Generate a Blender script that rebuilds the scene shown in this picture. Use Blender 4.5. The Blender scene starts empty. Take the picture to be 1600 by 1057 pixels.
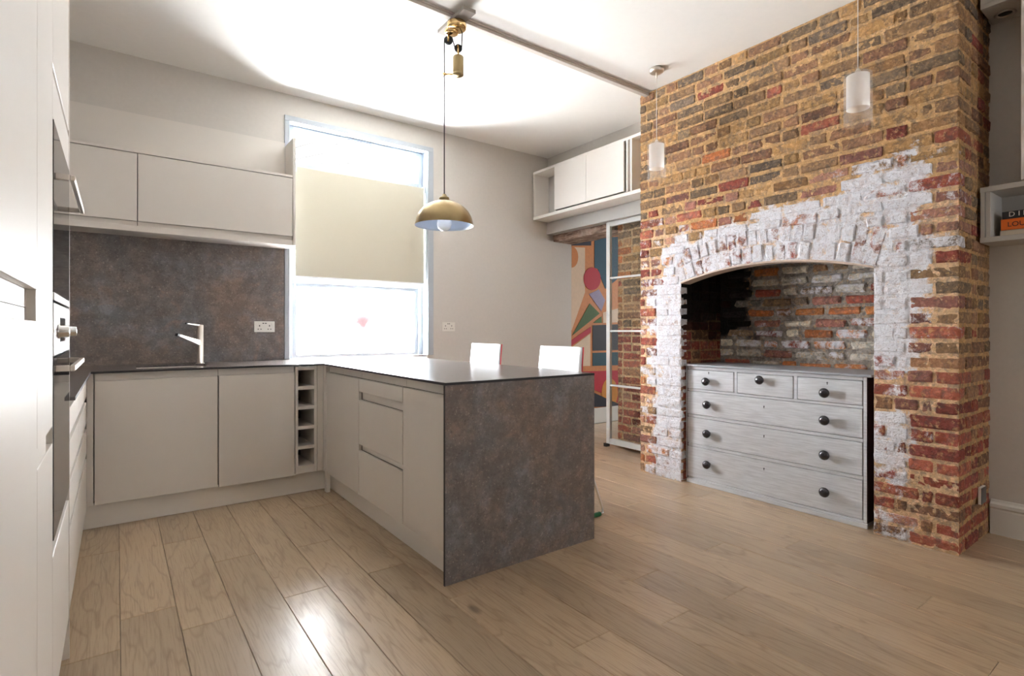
import bpy, math, random
from mathutils import Vector, Matrix
from mathutils import noise as mn
PI = math.pi
S = bpy.context.scene
COL = S.collection
rnd = random.Random(7)

# ------------------------------------------------------------------ camera, world, light, exposure
CF, CCX, CHY, CTH, CH = 838.4, 800.0, 516.07, 0.6353, 1.159     # focal length px (1600 wide), principal x, horizon y, yaw, eye height
cam = bpy.data.cameras.new('camera'); cam.sensor_width = 36.0; cam.lens = 36.0*CF/1600.0
cam.shift_y = -(528.5-CHY)/1600.0; cam.clip_start = 0.02; cam.clip_end = 200
camo = bpy.data.objects.new('camera', cam); COL.objects.link(camo)
camo.location = (0, 0, CH); camo.rotation_euler = (PI/2, 0, -CTH)
S.camera = camo
S.view_settings.view_transform = 'Standard'; S.view_settings.look = 'None'
S.view_settings.gamma = 1.0; S.view_settings.use_curve_mapping = False
S.view_settings.exposure = 0.5
S.cycles.max_bounces = 10; S.cycles.diffuse_bounces = 7; S.cycles.glossy_bounces = 4
S.cycles.transmission_bounces = 6; S.cycles.transparent_max_bounces = 12
S.cycles.sample_clamp_indirect = 16.0; S.cycles.caustics_reflective = False; S.cycles.caustics_refractive = False
S.cycles.use_denoising = True

W = bpy.data.worlds.new('overcast_sky'); S.world = W; W.use_nodes = True
wn = W.node_tree
bg = wn.nodes['Background']; bg.inputs['Color'].default_value = (0.93, 0.97, 1.0, 1); bg.inputs['Strength'].default_value = 9.0

def area(name, loc, rot, sx, sy, power, color=(1, 1, 1), portal=False):
    l = bpy.data.lights.new(name, 'AREA'); l.shape = 'RECTANGLE'; l.size = sx; l.size_y = sy
    l.energy = power; l.color = color
    if portal: l.cycles.is_portal = True
    o = bpy.data.objects.new(name, l); COL.objects.link(o); o.location = loc; o.rotation_euler = rot
    return o
# daylight of the yard outside the window (portals guide the sky's light through each opening)
area('portal_window', (1.765, 4.95, 1.91), (-PI/2, 0, 0), 1.3, 2.04, 1, portal=True)
area('portal_rear_fill', (3.35, -3.15, 1.65), (PI/2, 0, 0), 1.1, .9, 1, portal=True)  # sky fill through the window added behind the camera
area('portal_next', (7.82, 3.2, 1.5), (0, PI/2, 0), 1.5, 1.6, 1, portal=True)

area('yard_daylight', (1.77, 6.3, 1.35), (-PI/2, 0, 0), 3.2, 2.5, 3700, (.96, .98, 1.0))

# ------------------------------------------------------------------ helpers
def srgb(r, g, b):
    f = lambda c: (c/255/12.92) if c/255 <= 0.04045 else ((c/255+0.055)/1.055)**2.4
    return (f(r), f(g), f(b), 1.0)

class NT:
    def __init__(s, name):
        s.m = bpy.data.materials.new(name); s.m.use_nodes = True
        s.t = s.m.node_tree; s.b = s.t.nodes['Principled BSDF']; s.out = s.t.nodes['Material Output']
    def n(s, typ, ins=None, **kw):
        x = s.t.nodes.new(typ)
        for k, v in kw.items(): setattr(x, k, v)
        for k, v in (ins or {}).items(): s.set(x.inputs[k], v)
        return x
    def set(s, sock, v):
        if isinstance(v, bpy.types.NodeSocket): s.t.links.new(v, sock)
        else: sock.default_value = v
    def P(s, **kw):
        for k, v in kw.items(): s.set(s.b.inputs[k.replace('_', ' ')], v)
    def math(s, op, a, b=0.0, clamp=False):
        x = s.n('ShaderNodeMath', operation=op, use_clamp=clamp); s.set(x.inputs[0], a); s.set(x.inputs[1], b); return x.outputs[0]
    def mix(s, f, a, b, blend='MIX'):
        x = s.n('ShaderNodeMix', data_type='RGBA', blend_type=blend); x.clamp_factor = True
        s.set(x.inputs[0], f); s.set(x.inputs[6], a); s.set(x.inputs[7], b); return x.outputs[2]
    def noise(s, vec, scale, detail=4, rough=.55, dist=0.0):
        x = s.n('ShaderNodeTexNoise'); s.set(x.inputs['Vector'], vec); x.inputs['Scale'].default_value = scale
        x.inputs['Detail'].default_value = detail; x.inputs['Roughness'].default_value = rough; x.inputs['Distortion'].default_value = dist
        return x.outputs['Fac']
    def ramp(s, f, *stops):
        x = s.n('ShaderNodeValToRGB'); s.set(x.inputs[0], f); e = x.color_ramp.elements
        while len(e) < len(stops): e.new(0.5)
        for i, (p, c) in enumerate(stops):
            e[i].position = p; e[i].color = c if not isinstance(c, (int, float)) else (c, c, c, 1)
        return x.outputs[0]
    def bump(s, h, strength=.3, dist=.002, normal=None):
        x = s.n('ShaderNodeBump'); s.set(x.inputs['Height'], h); x.inputs['Strength'].default_value = strength; x.inputs['Distance'].default_value = dist
        if normal is not None: s.set(x.inputs['Normal'], normal)
        s.set(s.b.inputs['Normal'], x.outputs[0]); return x.outputs[0]
    @property
    def pos(s): return s.n('ShaderNodeNewGeometry').outputs['Position']
    @property
    def obj(s): return s.n('ShaderNodeTexCoord').outputs['Object']

MATS = {}
def plain(name, col, rough=.5, metal=0.0, grain=0.0, gscale=60, spec=.5, coat=0.0):
    if name in MATS: return MATS[name]
    t = NT(name); c = col if len(col) == 4 else (*col, 1)
    if grain:
        f = t.noise(t.pos, gscale, 5)
        t.P(Base_Color=t.mix(t.ramp(f, (.3, 0), (.7, 1)), tuple(x*(1-grain) for x in c[:3])+(1,), tuple(min(1, x*(1+grain)) for x in c[:3])+(1,)))
        t.bump(f, .15, .001)
    else: t.P(Base_Color=c)
    t.P(Roughness=rough, Metallic=metal); t.b.inputs['Specular IOR Level'].default_value = spec
    if coat: t.P(Coat_Weight=coat, Coat_Roughness=.1)
    MATS[name] = t.m; return t.m

M_WALL = plain('wall_paint', srgb(203, 198, 192), .75, grain=.02, gscale=40)
M_CEIL = plain('ceiling_paint', srgb(240, 238, 234), .8, grain=.01, gscale=30)
M_CAB = plain('satin_stone_lacquer', srgb(214, 208, 201), .33, grain=.006, gscale=12)
M_PLINTH_LIT = plain('plinth_lacquer_floor_lit', srgb(232, 228, 222), .4)  # cabinet lacquer lightened: the floor light on the plinths is in the colour
M_CABIN = plain('cabinet_inside', srgb(84, 76, 70), .6)  # carcass colour darkened to put shade into the gaps between doors
M_RACKIN = plain('rack_inside', srgb(120, 118, 115), .6)
M_WHITE = plain('white_gloss_paint', srgb(240, 241, 242), .35)
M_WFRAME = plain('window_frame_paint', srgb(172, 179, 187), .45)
M_SHELFW = plain('shelf_white_paint', srgb(236, 231, 225), .45)
M_SHELFG = plain('shelf_grey_paint', srgb(190, 186, 180), .5)
M_STEELP = plain('grey_steel_paint', srgb(178, 176, 172), .45)
M_FRAME = plain('door_frame_paint', srgb(205, 207, 206), .4)
M_TRIM = plain('ceiling_trim_paint', srgb(196, 187, 178), .6, grain=.05)
M_SKIRT = plain('skirting_paint', srgb(222, 220, 214), .4)
M_BRASS = plain('aged_brass', (0.36, 0.27, 0.14, 1), .3, 1.0, grain=.06, gscale=25)
M_BRASSP = plain('polished_brass', (0.75, 0.52, 0.24, 1), .16, 1.0)
M_CHROME = plain('chrome', (.8, .8, .8, 1), .12, 1.0)
M_STAIN = plain('brushed_nickel', (.70, .64, .58, 1), .38, 1.0)
M_BLACK = plain('black_plastic', (.012, .012, .014, 1), .4)
M_KNOB = plain('dark_turned_wood', srgb(40, 36, 44), .18, coat=.6)
M_CABLE = plain('dark_fabric_cable', srgb(50, 45, 48), .7)
M_LINER = plain('shade_liner', srgb(195, 208, 225), .5)
M_PLATE = plain('socket_steel', srgb(222, 219, 212), .35, .15)
M_RED = plain('red_shell', srgb(225, 50, 70), .35)
M_SHELL = plain('white_shell', srgb(238, 240, 244), .3)
M_GREEN = plain('green_cuff', srgb(20, 105, 60), .4)
M_ORANGE = plain('orange_book', srgb(235, 110, 20), .5)
M_CREAM = plain('cream_book', srgb(205, 195, 175), .6)
M_INK = plain('dark_ink', srgb(60, 30, 10), .6)
M_PALE = plain('pale_ink', srgb(230, 225, 215), .6)
M_PAV = plain('grey_paving', srgb(140, 138, 135), .8, grain=.05, gscale=8)
M_RENDER = plain('pale_render', srgb(235, 232, 228), .8)
M_SOOT = plain('soot', (.02, .017, .015, 1), .9, grain=.3, gscale=20)
M_HOB = None

def glass_mat(name, tint=(1, 1, 1, 1), rough=0.02, refl=.9):
    t = NT(name); N = t.t.nodes
    tr = t.n('ShaderNodeBsdfTransparent', {'Color': tint}); gl = t.n('ShaderNodeBsdfGlossy', {'Roughness': rough})
    fr = t.n('ShaderNodeLayerWeight', {'Blend': .5}); F_ = t.math('ADD', t.math('MULTIPLY', t.math('POWER', fr.outputs['Facing'], 5.0), .9), .04); mx = t.n('ShaderNodeMixShader')
    t.set(mx.inputs[0], t.math('MULTIPLY', F_, refl)); t.set(mx.inputs[1], tr.outputs[0]); t.set(mx.inputs[2], gl.outputs[0])
    t.set(t.out.inputs['Surface'], mx.outputs[0]); return t.m
M_GLASS = glass_mat('clear_glass', (.97, .98, .98, 1))
def frosted(name, transp, col, gr=.0):
    t = NT(name)
    tr = t.n('ShaderNodeBsdfTransparent', {'Color': (1, 1, 1, 1)}); tl = t.n('ShaderNodeBsdfTranslucent', {'Color': col})
    df = t.n('ShaderNodeBsdfDiffuse', {'Color': col}); m1 = t.n('ShaderNodeMixShader', {0: .25})
    t.set(m1.inputs[1], tl.outputs[0]); t.set(m1.inputs[2], df.outputs[0])
    m2 = t.n('ShaderNodeMixShader')
    f = t.ramp(t.noise(t.pos, 330, 2), (.42, max(0, transp-gr)), (.58, min(1, transp+gr)))
    t.set(m2.inputs[0], f); t.set(m2.inputs[1], m1.outputs[0]); t.set(m2.inputs[2], tr.outputs[0])
    t.set(t.out.inputs['Surface'], m2.outputs[0]); return t.m
M_FROST = frosted('frosted_window_glass', .5, (.95, .96, .97, 1), .3)
M_FROSTL = frosted('frosted_lamp_glass', .3, (.97, .96, .95, 1), 0); M_OUTG = frosted('lamp_outer_glass', .86, (1, 1, 1, 1), 0)

def fabric_mat():
    t = NT('blind_fabric'); w = t.noise(t.pos, 400, 2)
    t.P(Base_Color=t.mix(w, srgb(196, 190, 172), srgb(210, 204, 187)), Roughness=.9)
    tl = t.n('ShaderNodeBsdfTranslucent', {'Color': srgb(215, 200, 170)}); mx = t.n('ShaderNodeMixShader', {0: .003})
    t.set(mx.inputs[1], t.b.outputs[0]); t.set(mx.inputs[2], tl.outputs[0]); t.set(t.out.inputs['Surface'], mx.outputs[0]); return t.m
M_BLIND = fabric_mat()

def stone_mat(name, rough, dark, bmp=.12, rv=.06):
    t = NT(name); p = t.pos
    a = t.noise(p, 2.0, 5, .55, .6); b = t.noise(t.n('ShaderNodeVectorMath', {0: p, 1: (7, 3, 5)}, operation='ADD').outputs[0], 2.6, 6, .6, .4)
    c = t.noise(p, 14, 8, .75); d = t.noise(p, 90, 3, .7); e = t.noise(p, 6, 8, .7, 1.2)
    col = t.mix(t.ramp(a, (.38, 0), (.62, 1)), srgb(*[x*dark for x in (96, 92, 91)]), srgb(*[x*dark for x in (114, 99, 89)]))
    col = t.mix(t.math('MULTIPLY', t.ramp(b, (.5, 0), (.68, 1)), .7), col, srgb(*[x*dark for x in (112, 116, 122)]))
    col = t.mix(t.math('MULTIPLY', t.ramp(e, (.55, 0), (.72, 1)), .55), col, srgb(*[x*dark for x in (132, 108, 94)]))
    col = t.mix(t.math('MULTIPLY', t.ramp(c, (.45, 1), (.6, 0)), .45), col, srgb(*[x*dark for x in (62, 54, 52)]))
    col = t.mix(t.math('MULTIPLY', t.ramp(d, (.6, 0), (.72, 1)), .45), col, srgb(*[x*dark for x in (170, 160, 150)]))
    col = t.mix(t.math('MULTIPLY', t.ramp(d, (.3, 1), (.42, 0)), .5), col, srgb(40, 34, 32))
    t.P(Base_Color=col, Roughness=t.ramp(c, (.3, rough-rv), (.7, rough+rv)))
    t.bump(t.math('ADD', c, d), bmp, .0012); return t.m
M_STONE = stone_mat('rust_ceramic_panel', .5, 1.22)
M_TOP = stone_mat('rust_ceramic_worktop', .26, 1.0, .004, .01); M_TOP.node_tree.nodes['Principled BSDF'].inputs['IOR'].default_value = 1.7
M_STEDGE = plain('dark_ceramic_edge', srgb(38, 33, 36), .5)

def brick_mat(name, attr=None):
    t = NT(name); p = t.pos
    if attr:
        a = t.n('ShaderNodeAttribute', attribute_name=attr); base, alpha = a.outputs['Color'], a.outputs['Alpha']
    else:
        a = t.n('ShaderNodeObjectInfo'); base, alpha = a.outputs['Color'], a.outputs['Alpha']
    n1 = t.noise(p, 22, 8, .7, .5); n2 = t.noise(p, 120, 4, .7); n3 = t.noise(p, 13, 8, .68, .3); n4 = t.noise(p, 46, 4, .6)
    hsv = t.n('ShaderNodeHueSaturation', {'Color': base, 'Saturation': .8, 'Value': .60}).outputs[0]
    hs2 = t.n('ShaderNodeHueSaturation', {'Color': base, 'Saturation': .95, 'Value': 1.5}).outputs[0]
    c = t.mix(t.ramp(n1, (.40, 1), (.54, 0)), base, hsv)
    c = t.mix(t.math('MULTIPLY', t.ramp(n4, (.5, 0), (.66, 1)), .75), c, hs2)
    c = t.mix(t.math('MULTIPLY', t.ramp(n2, (.28, 1), (.40, 0)), .75), c, srgb(45, 32, 24))
    n5 = t.noise(t.n('ShaderNodeVectorMath', {0: p, 1: (3, 9, 1)}, operation='ADD').outputs[0], 30, 7, .75)
    c = t.mix(t.math('MULTIPLY', t.math('MULTIPLY', t.ramp(n5, (.54, 0), (.62, 1)), .6), t.math('MULTIPLY', t.math('SUBTRACT', t.n('ShaderNodeRGBToBW', {0: base}).outputs[0], .03), 25.0, clamp=True)), c, srgb(208, 166, 116))
    k = t.math('ADD', t.math('MULTIPLY', n3, .75), t.math('MULTIPLY', n2, .25))
    mask = t.math('ADD', t.math('MULTIPLY', t.math('SUBTRACT', t.math('ADD', t.math('MULTIPLY', alpha, .5), .25), k), 10.0), .5, clamp=True)
    wc = t.mix(n4, srgb(222, 221, 228), srgb(240, 241, 247))
    wc = t.mix(t.math('MULTIPLY', t.ramp(n1, (.40, 1), (.52, 0)), .32), wc, srgb(186, 158, 148))
    wc = t.mix(t.math('MULTIPLY', t.ramp(n2, (.34, 1), (.44, 0)), .6), wc, srgb(110, 84, 74))
    c = t.mix(mask, c, wc)
    t.P(Base_Color=c, Roughness=.88); t.b.inputs['Specular IOR Level'].default_value = .25
    h = t.math('ADD', t.math('ADD', t.math('MULTIPLY', n1, 1.3), t.math('MULTIPLY', n2, .5)), t.math('ADD', t.math('MULTIPLY', n4, .8), t.math('MULTIPLY', mask, .12)))
    t.bump(h, .9, .012); return t.m
M_BRICK = brick_mat('old_stock_brick'); M_BRICKA = brick_mat('old_stock_brick_and_mortar', 'bc')

def wood_floor():
    t = NT('oak_plank'); o = t.obj; oi = t.n('ShaderNodeObjectInfo'); r = oi.outputs['Random']
    off = t.n('ShaderNodeCombineXYZ', {0: t.math('MULTIPLY', r, 37.0), 1: t.math('MULTIPLY', r, 91.0), 2: t.math('MULTIPLY', r, 13.0)}).outputs[0]
    v = t.n('ShaderNodeVectorMath', {0: o, 1: off}, operation='ADD').outputs[0]
    v = t.n('ShaderNodeVectorMath', {0: v, 1: (1, .14, 1)}, operation='MULTIPLY').outputs[0]
    big = t.noise(v, 4.5, 3, .5, .3)
    rings = t.math('PINGPONG', t.math('MULTIPLY', big, 26.0), 1.0)
    v2 = t.n('ShaderNodeVectorMath', {0: v, 1: (1, .22, 1)}, operation='MULTIPLY').outputs[0]
    fine = t.noise(v2, 190, 4, .65)
    blotch = t.noise(v, 9, 3)
    c = t.mix(blotch, srgb(164, 138, 107), srgb(187, 162, 130))
    c = t.mix(t.math('MULTIPLY', t.ramp(rings, (.0, 1), (.25, 0)), .38), c, srgb(124, 97, 70))
    c = t.mix(t.math('MULTIPLY', t.ramp(fine, (.36, 1), (.50, 0)), .32), c, srgb(112, 86, 62))
    kn = t.n('ShaderNodeTexVoronoi', {'Scale': 3.1}); t.set(kn.inputs['Vector'], t.n('ShaderNodeVectorMath', {0: v, 1: (1, 3.2, 1)}, operation='MULTIPLY').outputs[0])
    c = t.mix(t.math('MULTIPLY', t.ramp(kn.outputs['Distance'], (.03, 1), (.075, 0)), .65), c, srgb(70, 55, 45))
    hv = t.n('ShaderNodeHueSaturation', {'Color': c, 'Value': t.math('ADD', t.math('MULTIPLY', t.math('FRACT', t.math('MULTIPLY', r, 7.31)), .34), .80), 'Saturation': .92}).outputs[0]
    t.P(Base_Color=hv, Roughness=t.ramp(fine, (.3, .40), (.7, .31)))
    t.P(Coat_Weight=.35, Coat_Roughness=.24)
    t.bump(t.math('ADD', fine, t.math('MULTIPLY', rings, .4)), .18, .0012); return t.m
M_FLOOR = wood_floor()

def timber_mat():
    t = NT('old_timber'); v = t.n('ShaderNodeVectorMath', {0: t.obj, 1: (1, .12, 1)}, operation='MULTIPLY').outputs[0]
    f = t.noise(v, 45, 6, .7); g = t.noise(t.obj, 12, 5)
    c = t.mix(t.ramp(f, (.38, 0), (.62, 1)), srgb(95, 72, 60), srgb(176, 150, 132)); c = t.mix(t.math('MULTIPLY', t.ramp(g, (.5, 0), (.65, 1)), .5), c, srgb(200, 180, 165))
    t.P(Base_Color=c, Roughness=.85); t.bump(f, .8, .006); return t.m
M_TIMBER = timber_mat()

def chest_mat():
    t = NT('grey_washed_pine'); v = t.n('ShaderNodeVectorMath', {0: t.obj, 1: (1, .06, 1)}, operation='MULTIPLY').outputs[0]
    f = t.noise(v, 110, 4, .65); g = t.noise(t.obj, 5, 4)
    c = t.mix(t.ramp(f, (.38, 0), (.62, 1)), srgb(176, 178, 184), srgb(200, 203, 208)); c = t.mix(t.math('MULTIPLY', g, .35), c, srgb(212, 212, 212))
    t.P(Base_Color=c, Roughness=.5); t.bump(f, .15, .001); return t.m
M_CHEST = chest_mat()
M_CHESTTOP = plain('grey_painted_chest_top', srgb(150, 152, 158), .42, grain=.05, gscale=30)

class MB:
    def __init__(s): s.v = []; s.f = []; s.sm = []; s.mi = []
    def add(s, vs, fs, smooth=False, mi=0):
        b = len(s.v); s.v += [tuple(x) for x in vs]; s.f += [tuple(i+b for i in f) for f in fs]; s.sm += [smooth]*len(fs); s.mi += [mi]*len(fs); return s
    def box(s, x0, x1, y0, y1, z0, z1, mi=0):
        if x0 > x1: x0, x1 = x1, x0
        if y0 > y1: y0, y1 = y1, y0
        if z0 > z1: z0, z1 = z1, z0
        v = [(x, y, z) for z in (z0, z1) for y in (y0, y1) for x in (x0, x1)]
        return s.add(v, [(0, 2, 3, 1), (4, 5, 7, 6), (0, 1, 5, 4), (2, 6, 7, 3), (0, 4, 6, 2), (1, 3, 7, 5)], mi=mi)
    def lathe(s, c, prof, axis=(0, 0, 1), n=32, smooth=True, cap=False):
        ax = Vector(axis).normalized(); q = ax.to_track_quat('Z', 'Y'); c = Vector(c); vs = []
        for r, h in prof:
            for k in range(n):
                a = 2*PI*k/n; vs.append(c+q @ Vector((r*math.cos(a), r*math.sin(a), h)))
        fs = []
        for i in range(len(prof)-1):
            for k in range(n): fs.append((i*n+k, i*n+(k+1) % n, (i+1)*n+(k+1) % n, (i+1)*n+k))
        s.add(vs, fs, smooth)
        if cap:
            b = len(s.v)-len(vs); s.f.append(tuple(b+k for k in reversed(range(n)))); s.f.append(tuple(b+(len(prof)-1)*n+k for k in range(n))); s.sm += [False]*2; s.mi += [0]*2
        return s
    def cyl(s, a, b, r, r2=None, n=20, smooth=True):
        a = Vector(a); b = Vector(b); L = (b-a).length
        return s.lathe(a, [(r, 0), (r2 if r2 is not None else r, L)], b-a, n, smooth, True)
    def tube(s, pts, r, n=10):
        pts = [Vector(p) for p in pts]; vs = []; m = len(pts); up = None
        for i, p in enumerate(pts):
            d = (pts[min(i+1, m-1)]-pts[max(i-1, 0)]).normalized()
            if up is None: up = d.orthogonal().normalized()
            up = (up-d*up.dot(d)).normalized(); w = d.cross(up)
            for k in range(n):
                a = 2*PI*k/n; vs.append(p+up*(r*math.cos(a))+w*(r*math.sin(a)))
        fs = [(i*n+k, i*n+(k+1) % n, (i+1)*n+(k+1) % n, (i+1)*n+k) for i in range(m-1) for k in range(n)]
        b = len(s.v); s.add(vs, fs, True)
        s.f.append(tuple(b+k for k in reversed(range(n)))); s.f.append(tuple(b+(m-1)*n+k for k in range(n))); s.sm += [False]*2; s.mi += [0]*2
        return s
    def prism(s, poly, d0, d1, plane='Y', smooth=False):
        # poly: list of 2-D points; plane 'Y': (x,z) extruded along y ; 'X': (y,z) along x ; 'Z': (x,y) along z
        n = len(poly)
        def P(p, d): return (p[0], d, p[1]) if plane == 'Y' else ((d, p[0], p[1]) if plane == 'X' else (p[0], p[1], d))
        vs = [P(p, d0) for p in poly]+[P(p, d1) for p in poly]
        fs = [tuple(range(n)), tuple(reversed(range(n, 2*n)))]+[(i, i+n, (i+1) % n+n, (i+1) % n) for i in range(n)]
        return s.add(vs, fs)
    def build(s, name, mat, parent=None, bev=0.0, label=None, origin=None, seg=1):
        org = Vector(origin) if origin is not None else Vector((0, 0, 0))
        if parent is not None and origin is None: org = Vector(parent.get('_w', (0, 0, 0)))
        me = bpy.data.meshes.new(name); me.from_pydata([tuple(Vector(v)-org) for v in s.v], [], s.f)
        me.polygons.foreach_set('use_smooth', s.sm)
        mats = mat if isinstance(mat, (list, tuple)) else [mat]
        for m in mats: me.materials.append(m)
        if len(mats) > 1: me.polygons.foreach_set('material_index', s.mi)
        import bmesh
        bm = bmesh.new(); bm.from_mesh(me); bmesh.ops.recalc_face_normals(bm, faces=bm.faces); bm.to_mesh(me); bm.free()
        o = bpy.data.objects.new(name, me); COL.objects.link(o)
        if parent is not None:
            o.parent = parent; o.location = org-Vector(parent.get('_w', (0, 0, 0)))
        else: o.location = org
        o['_w'] = tuple(org)
        if bev:
            b = o.modifiers.new('edge', 'BEVEL'); b.width = bev; b.segments = seg; b.limit_method = 'ANGLE'; b.harden_normals = False
        if label: o['label'] = label
        return o
def B(*a): return MB().box(*a)

def tag(o, label=None, cat=None, group=None, kind=None):
    if label: o['label'] = label
    if cat: o['category'] = cat
    if group: o['group'] = group
    if kind: o['kind'] = kind
    return o
def thing(name, loc, label, cat, group=None):
    o = bpy.data.objects.new(name, None); COL.objects.link(o); o.location = loc; o['_w'] = tuple(loc); o.empty_display_size = .05
    return tag(o, label, cat, group)
def struct(o, label=None): return tag(o, label, kind='structure')
def copy_tree(o, parent=None, delta=None):
    c = o.copy(); COL.objects.link(c); c.parent = parent
    if delta is not None: c.location = o.location+Vector(delta)
    for ch in list(o.children): copy_tree(ch, c)
    return c

# points the photograph gives on a known wall plane, in metres
def at_y(px, py, Y):
    r = (px-CCX)/CF; dx = r*math.cos(CTH)+math.sin(CTH); dy = -r*math.sin(CTH)+math.cos(CTH); t = Y/dy
    return (t*dx, CH+t*(CHY-py)/CF)

# ------------------------------------------------------------------ key planes (metres)
YB, ZC = 4.604, 3.083
XR, XC, XA = 3.89, 3.4635, 4.03
CY0, CY1 = 0.849, 2.9265
XL, YREAR = -0.76, -3.0
OY0, OY1 = 1.235, 2.53

# ------------------------------------------------------------------ the room shell
m = B(XL-.1, 7.8, YREAR-.2, 5.0, -.12, -.022)
FL = struct(m.build('floor', plain('subfloor', srgb(70, 55, 40), .9)), 'oak plank floor running away from the camera')
struct(B(XL-.1, 4.3, YREAR-.2, 4.9, ZC, ZC+.15).build('ceiling', M_CEIL))
# back wall with the window opening (x 1.135..2.39, z .92..2.87)
WX0, WX1, WZ0, WZ1 = 1.135, 2.392, .90, 2.872
m = MB()
m.box(XL-.1, WX0, YB, 4.9, -.02, ZC); m.box(WX1, 4.25, YB, 4.9, -.02, ZC)
m.box(WX0, WX1, YB, 4.9, -.02, WZ0); m.box(WX0, WX1, YB, 4.9, WZ1, ZC)
struct(m.build('wall_back', M_WALL))
struct(B(XL-.15, XL, YREAR, YB, -.02, ZC).build('wall_left', M_WALL))
# rear wall behind the camera, with an unseen window added there for fill light
m = MB(); m.box(XL-.1, 2.8, -3.1, YREAR, -.02, ZC); m.box(3.9, 4.3, -3.1, YREAR, -.02, ZC); m.box(2.8, 3.9, -3.1, YREAR, -.02, 1.2); m.box(2.8, 3.9, -3.1, YREAR, 2.1, ZC)
struct(m.build('wall_rear', M_WALL))
m = MB(); m.box(2.8, 3.9, -3.08, -3.04, 1.2, 1.25); m.box(2.8, 3.9, -3.08, -3.04, 2.05, 2.1); m.box(2.8, 2.85, -3.08, -3.04, 1.25, 2.05); m.box(3.85, 3.9, -3.08, -3.04, 1.25, 2.05)
struct(m.build('fill_window', M_WHITE))
# right wall: alcove wall in front of the chimney, wall over the opening behind it
struct(B(XA, XA+.25, YREAR, CY0+.1, -.02, ZC).build('wall_right', M_WALL))
m = MB(); m.box(XR, 4.25, CY1-.05, YB, 2.355, ZC); m.box(4.0, 4.25, 3.66, YB, 2.24, 2.355)
struct(m.build('wall_opening', M_WALL), 'plaster wall over the opening into the next room')
# next room
m = MB(); m.box(4.1, 7.8, 4.7501, 4.95, -.02, ZC); struct(m.build('wall_next', M_WALL))
m = MB(); m.box(7.6, 7.8, 0.9, 2.4, -.02, ZC); m.box(7.6, 7.8, 4.0, 4.75, -.02, ZC); m.box(7.6, 7.8, 2.4, 4.0, -.02, .75); m.box(7.6, 7.8, 2.4, 4.0, 2.25, ZC)
m.box(4.25, 7.8, .9, 1.0, -.02, ZC)
struct(m.build('wall_beyond', M_WALL)); struct(B(4.25, 7.8, .9, 4.9, ZC, ZC+.1).build('ceiling_next', M_CEIL))
struct(B(4.25, 7.6, 4.728, 4.75, 0, .19).build('baseboard_next', M_SKIRT, bev=.004))
# skirting of the alcove
m = MB(); m.prism([(XA, 0), (XA-.022, 0), (XA-.022, .135), (XA-.02, .145), (XA-.026, .155), (XA-.024, .172), (XA-.012, .182), (XA-.008, .195), (XA, .195)], YREAR, CY0-.004, 'Y')
struct(m.build('baseboard_right', M_SKIRT))

# floor planks
PW = .19; X0 = .012
fix = {-1: [2.41, 3.5], 0: [2.65, 4.1], 1: [2.42, 3.45], 2: [3.03, 1.5], 3: [2.45], 4: [2.98, 1.2], 5: [2.46, 3.6], 6: [2.02], 7: [1.44, 2.9], 8: [.6], 9: [1.35], 10: [1.667], 11: [1.32], 12: [.5, 2.5], 13: [1.668, 3.6], 14: [.794], 15: [1.437, 3.2], 16: [.4, 2.3]}
k0 = int(math.floor((XL-X0)/PW)); k1 = int(math.ceil((7.6-X0)/PW))
PM = {}
def plank_mesh(L):
    key = round(L, 3)
    if key in PM: return PM[key]
    w, c, g = PW/2-.0006, .0022, .0
    h = L/2-.0006
    v = [(-w, -h, -.02), (w, -h, -.02), (w, h, -.02), (-w, h, -.02), (-w, -h, -c), (w, -h, -c), (w, h, -c), (-w, h, -c), (-w+c, -h+c, 0), (w-c, -h+c, 0), (w-c, h-c, 0), (-w+c, h-c, 0)]
    f = [(0, 3, 2, 1), (0, 1, 5, 4), (1, 2, 6, 5), (2, 3, 7, 6), (3, 0, 4, 7), (4, 5, 9, 8), (5, 6, 10, 9), (6, 7, 11, 10), (7, 4, 8, 11), (8, 9, 10, 11)]
    me = bpy.data.meshes.new('plank'); me.from_pydata(v, [], f); me.materials.append(M_FLOOR); PM[key] = me; return me
for k in range(k0, k1):
    xc = X0+(k+.5)*PW
    ya = YREAR if xc < 4.2 else 1.0; yb = 4.6 if xc < 4.25 else 4.72
    if xc < -.3: continue
    if xc > 5.8: continue
    js = sorted(fix.get(k, []))
    if not js: js = [rnd.uniform(1.0, 3.4)]
    y = js[0]
    while y > ya: y -= rnd.choice([1.5, 1.7, 1.9]); js.append(y)
    y = max(js)
    while y < yb: y += rnd.choice([1.3, 1.6, 1.9]); js.append(y)
    js = sorted(set(js))
    for a, b in zip(js[:-1], js[1:]):
        a = max(a, ya); b = min(b, yb)
        if b-a < .06: continue
        o = bpy.data.objects.new('plank', plank_mesh(b-a)); COL.objects.link(o); o.parent = FL; o.location = (xc, (a+b)/2, rnd.uniform(-.0004, .0004))
        o.rotation_euler = (0, rnd.uniform(-.003, .003), 0)

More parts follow.
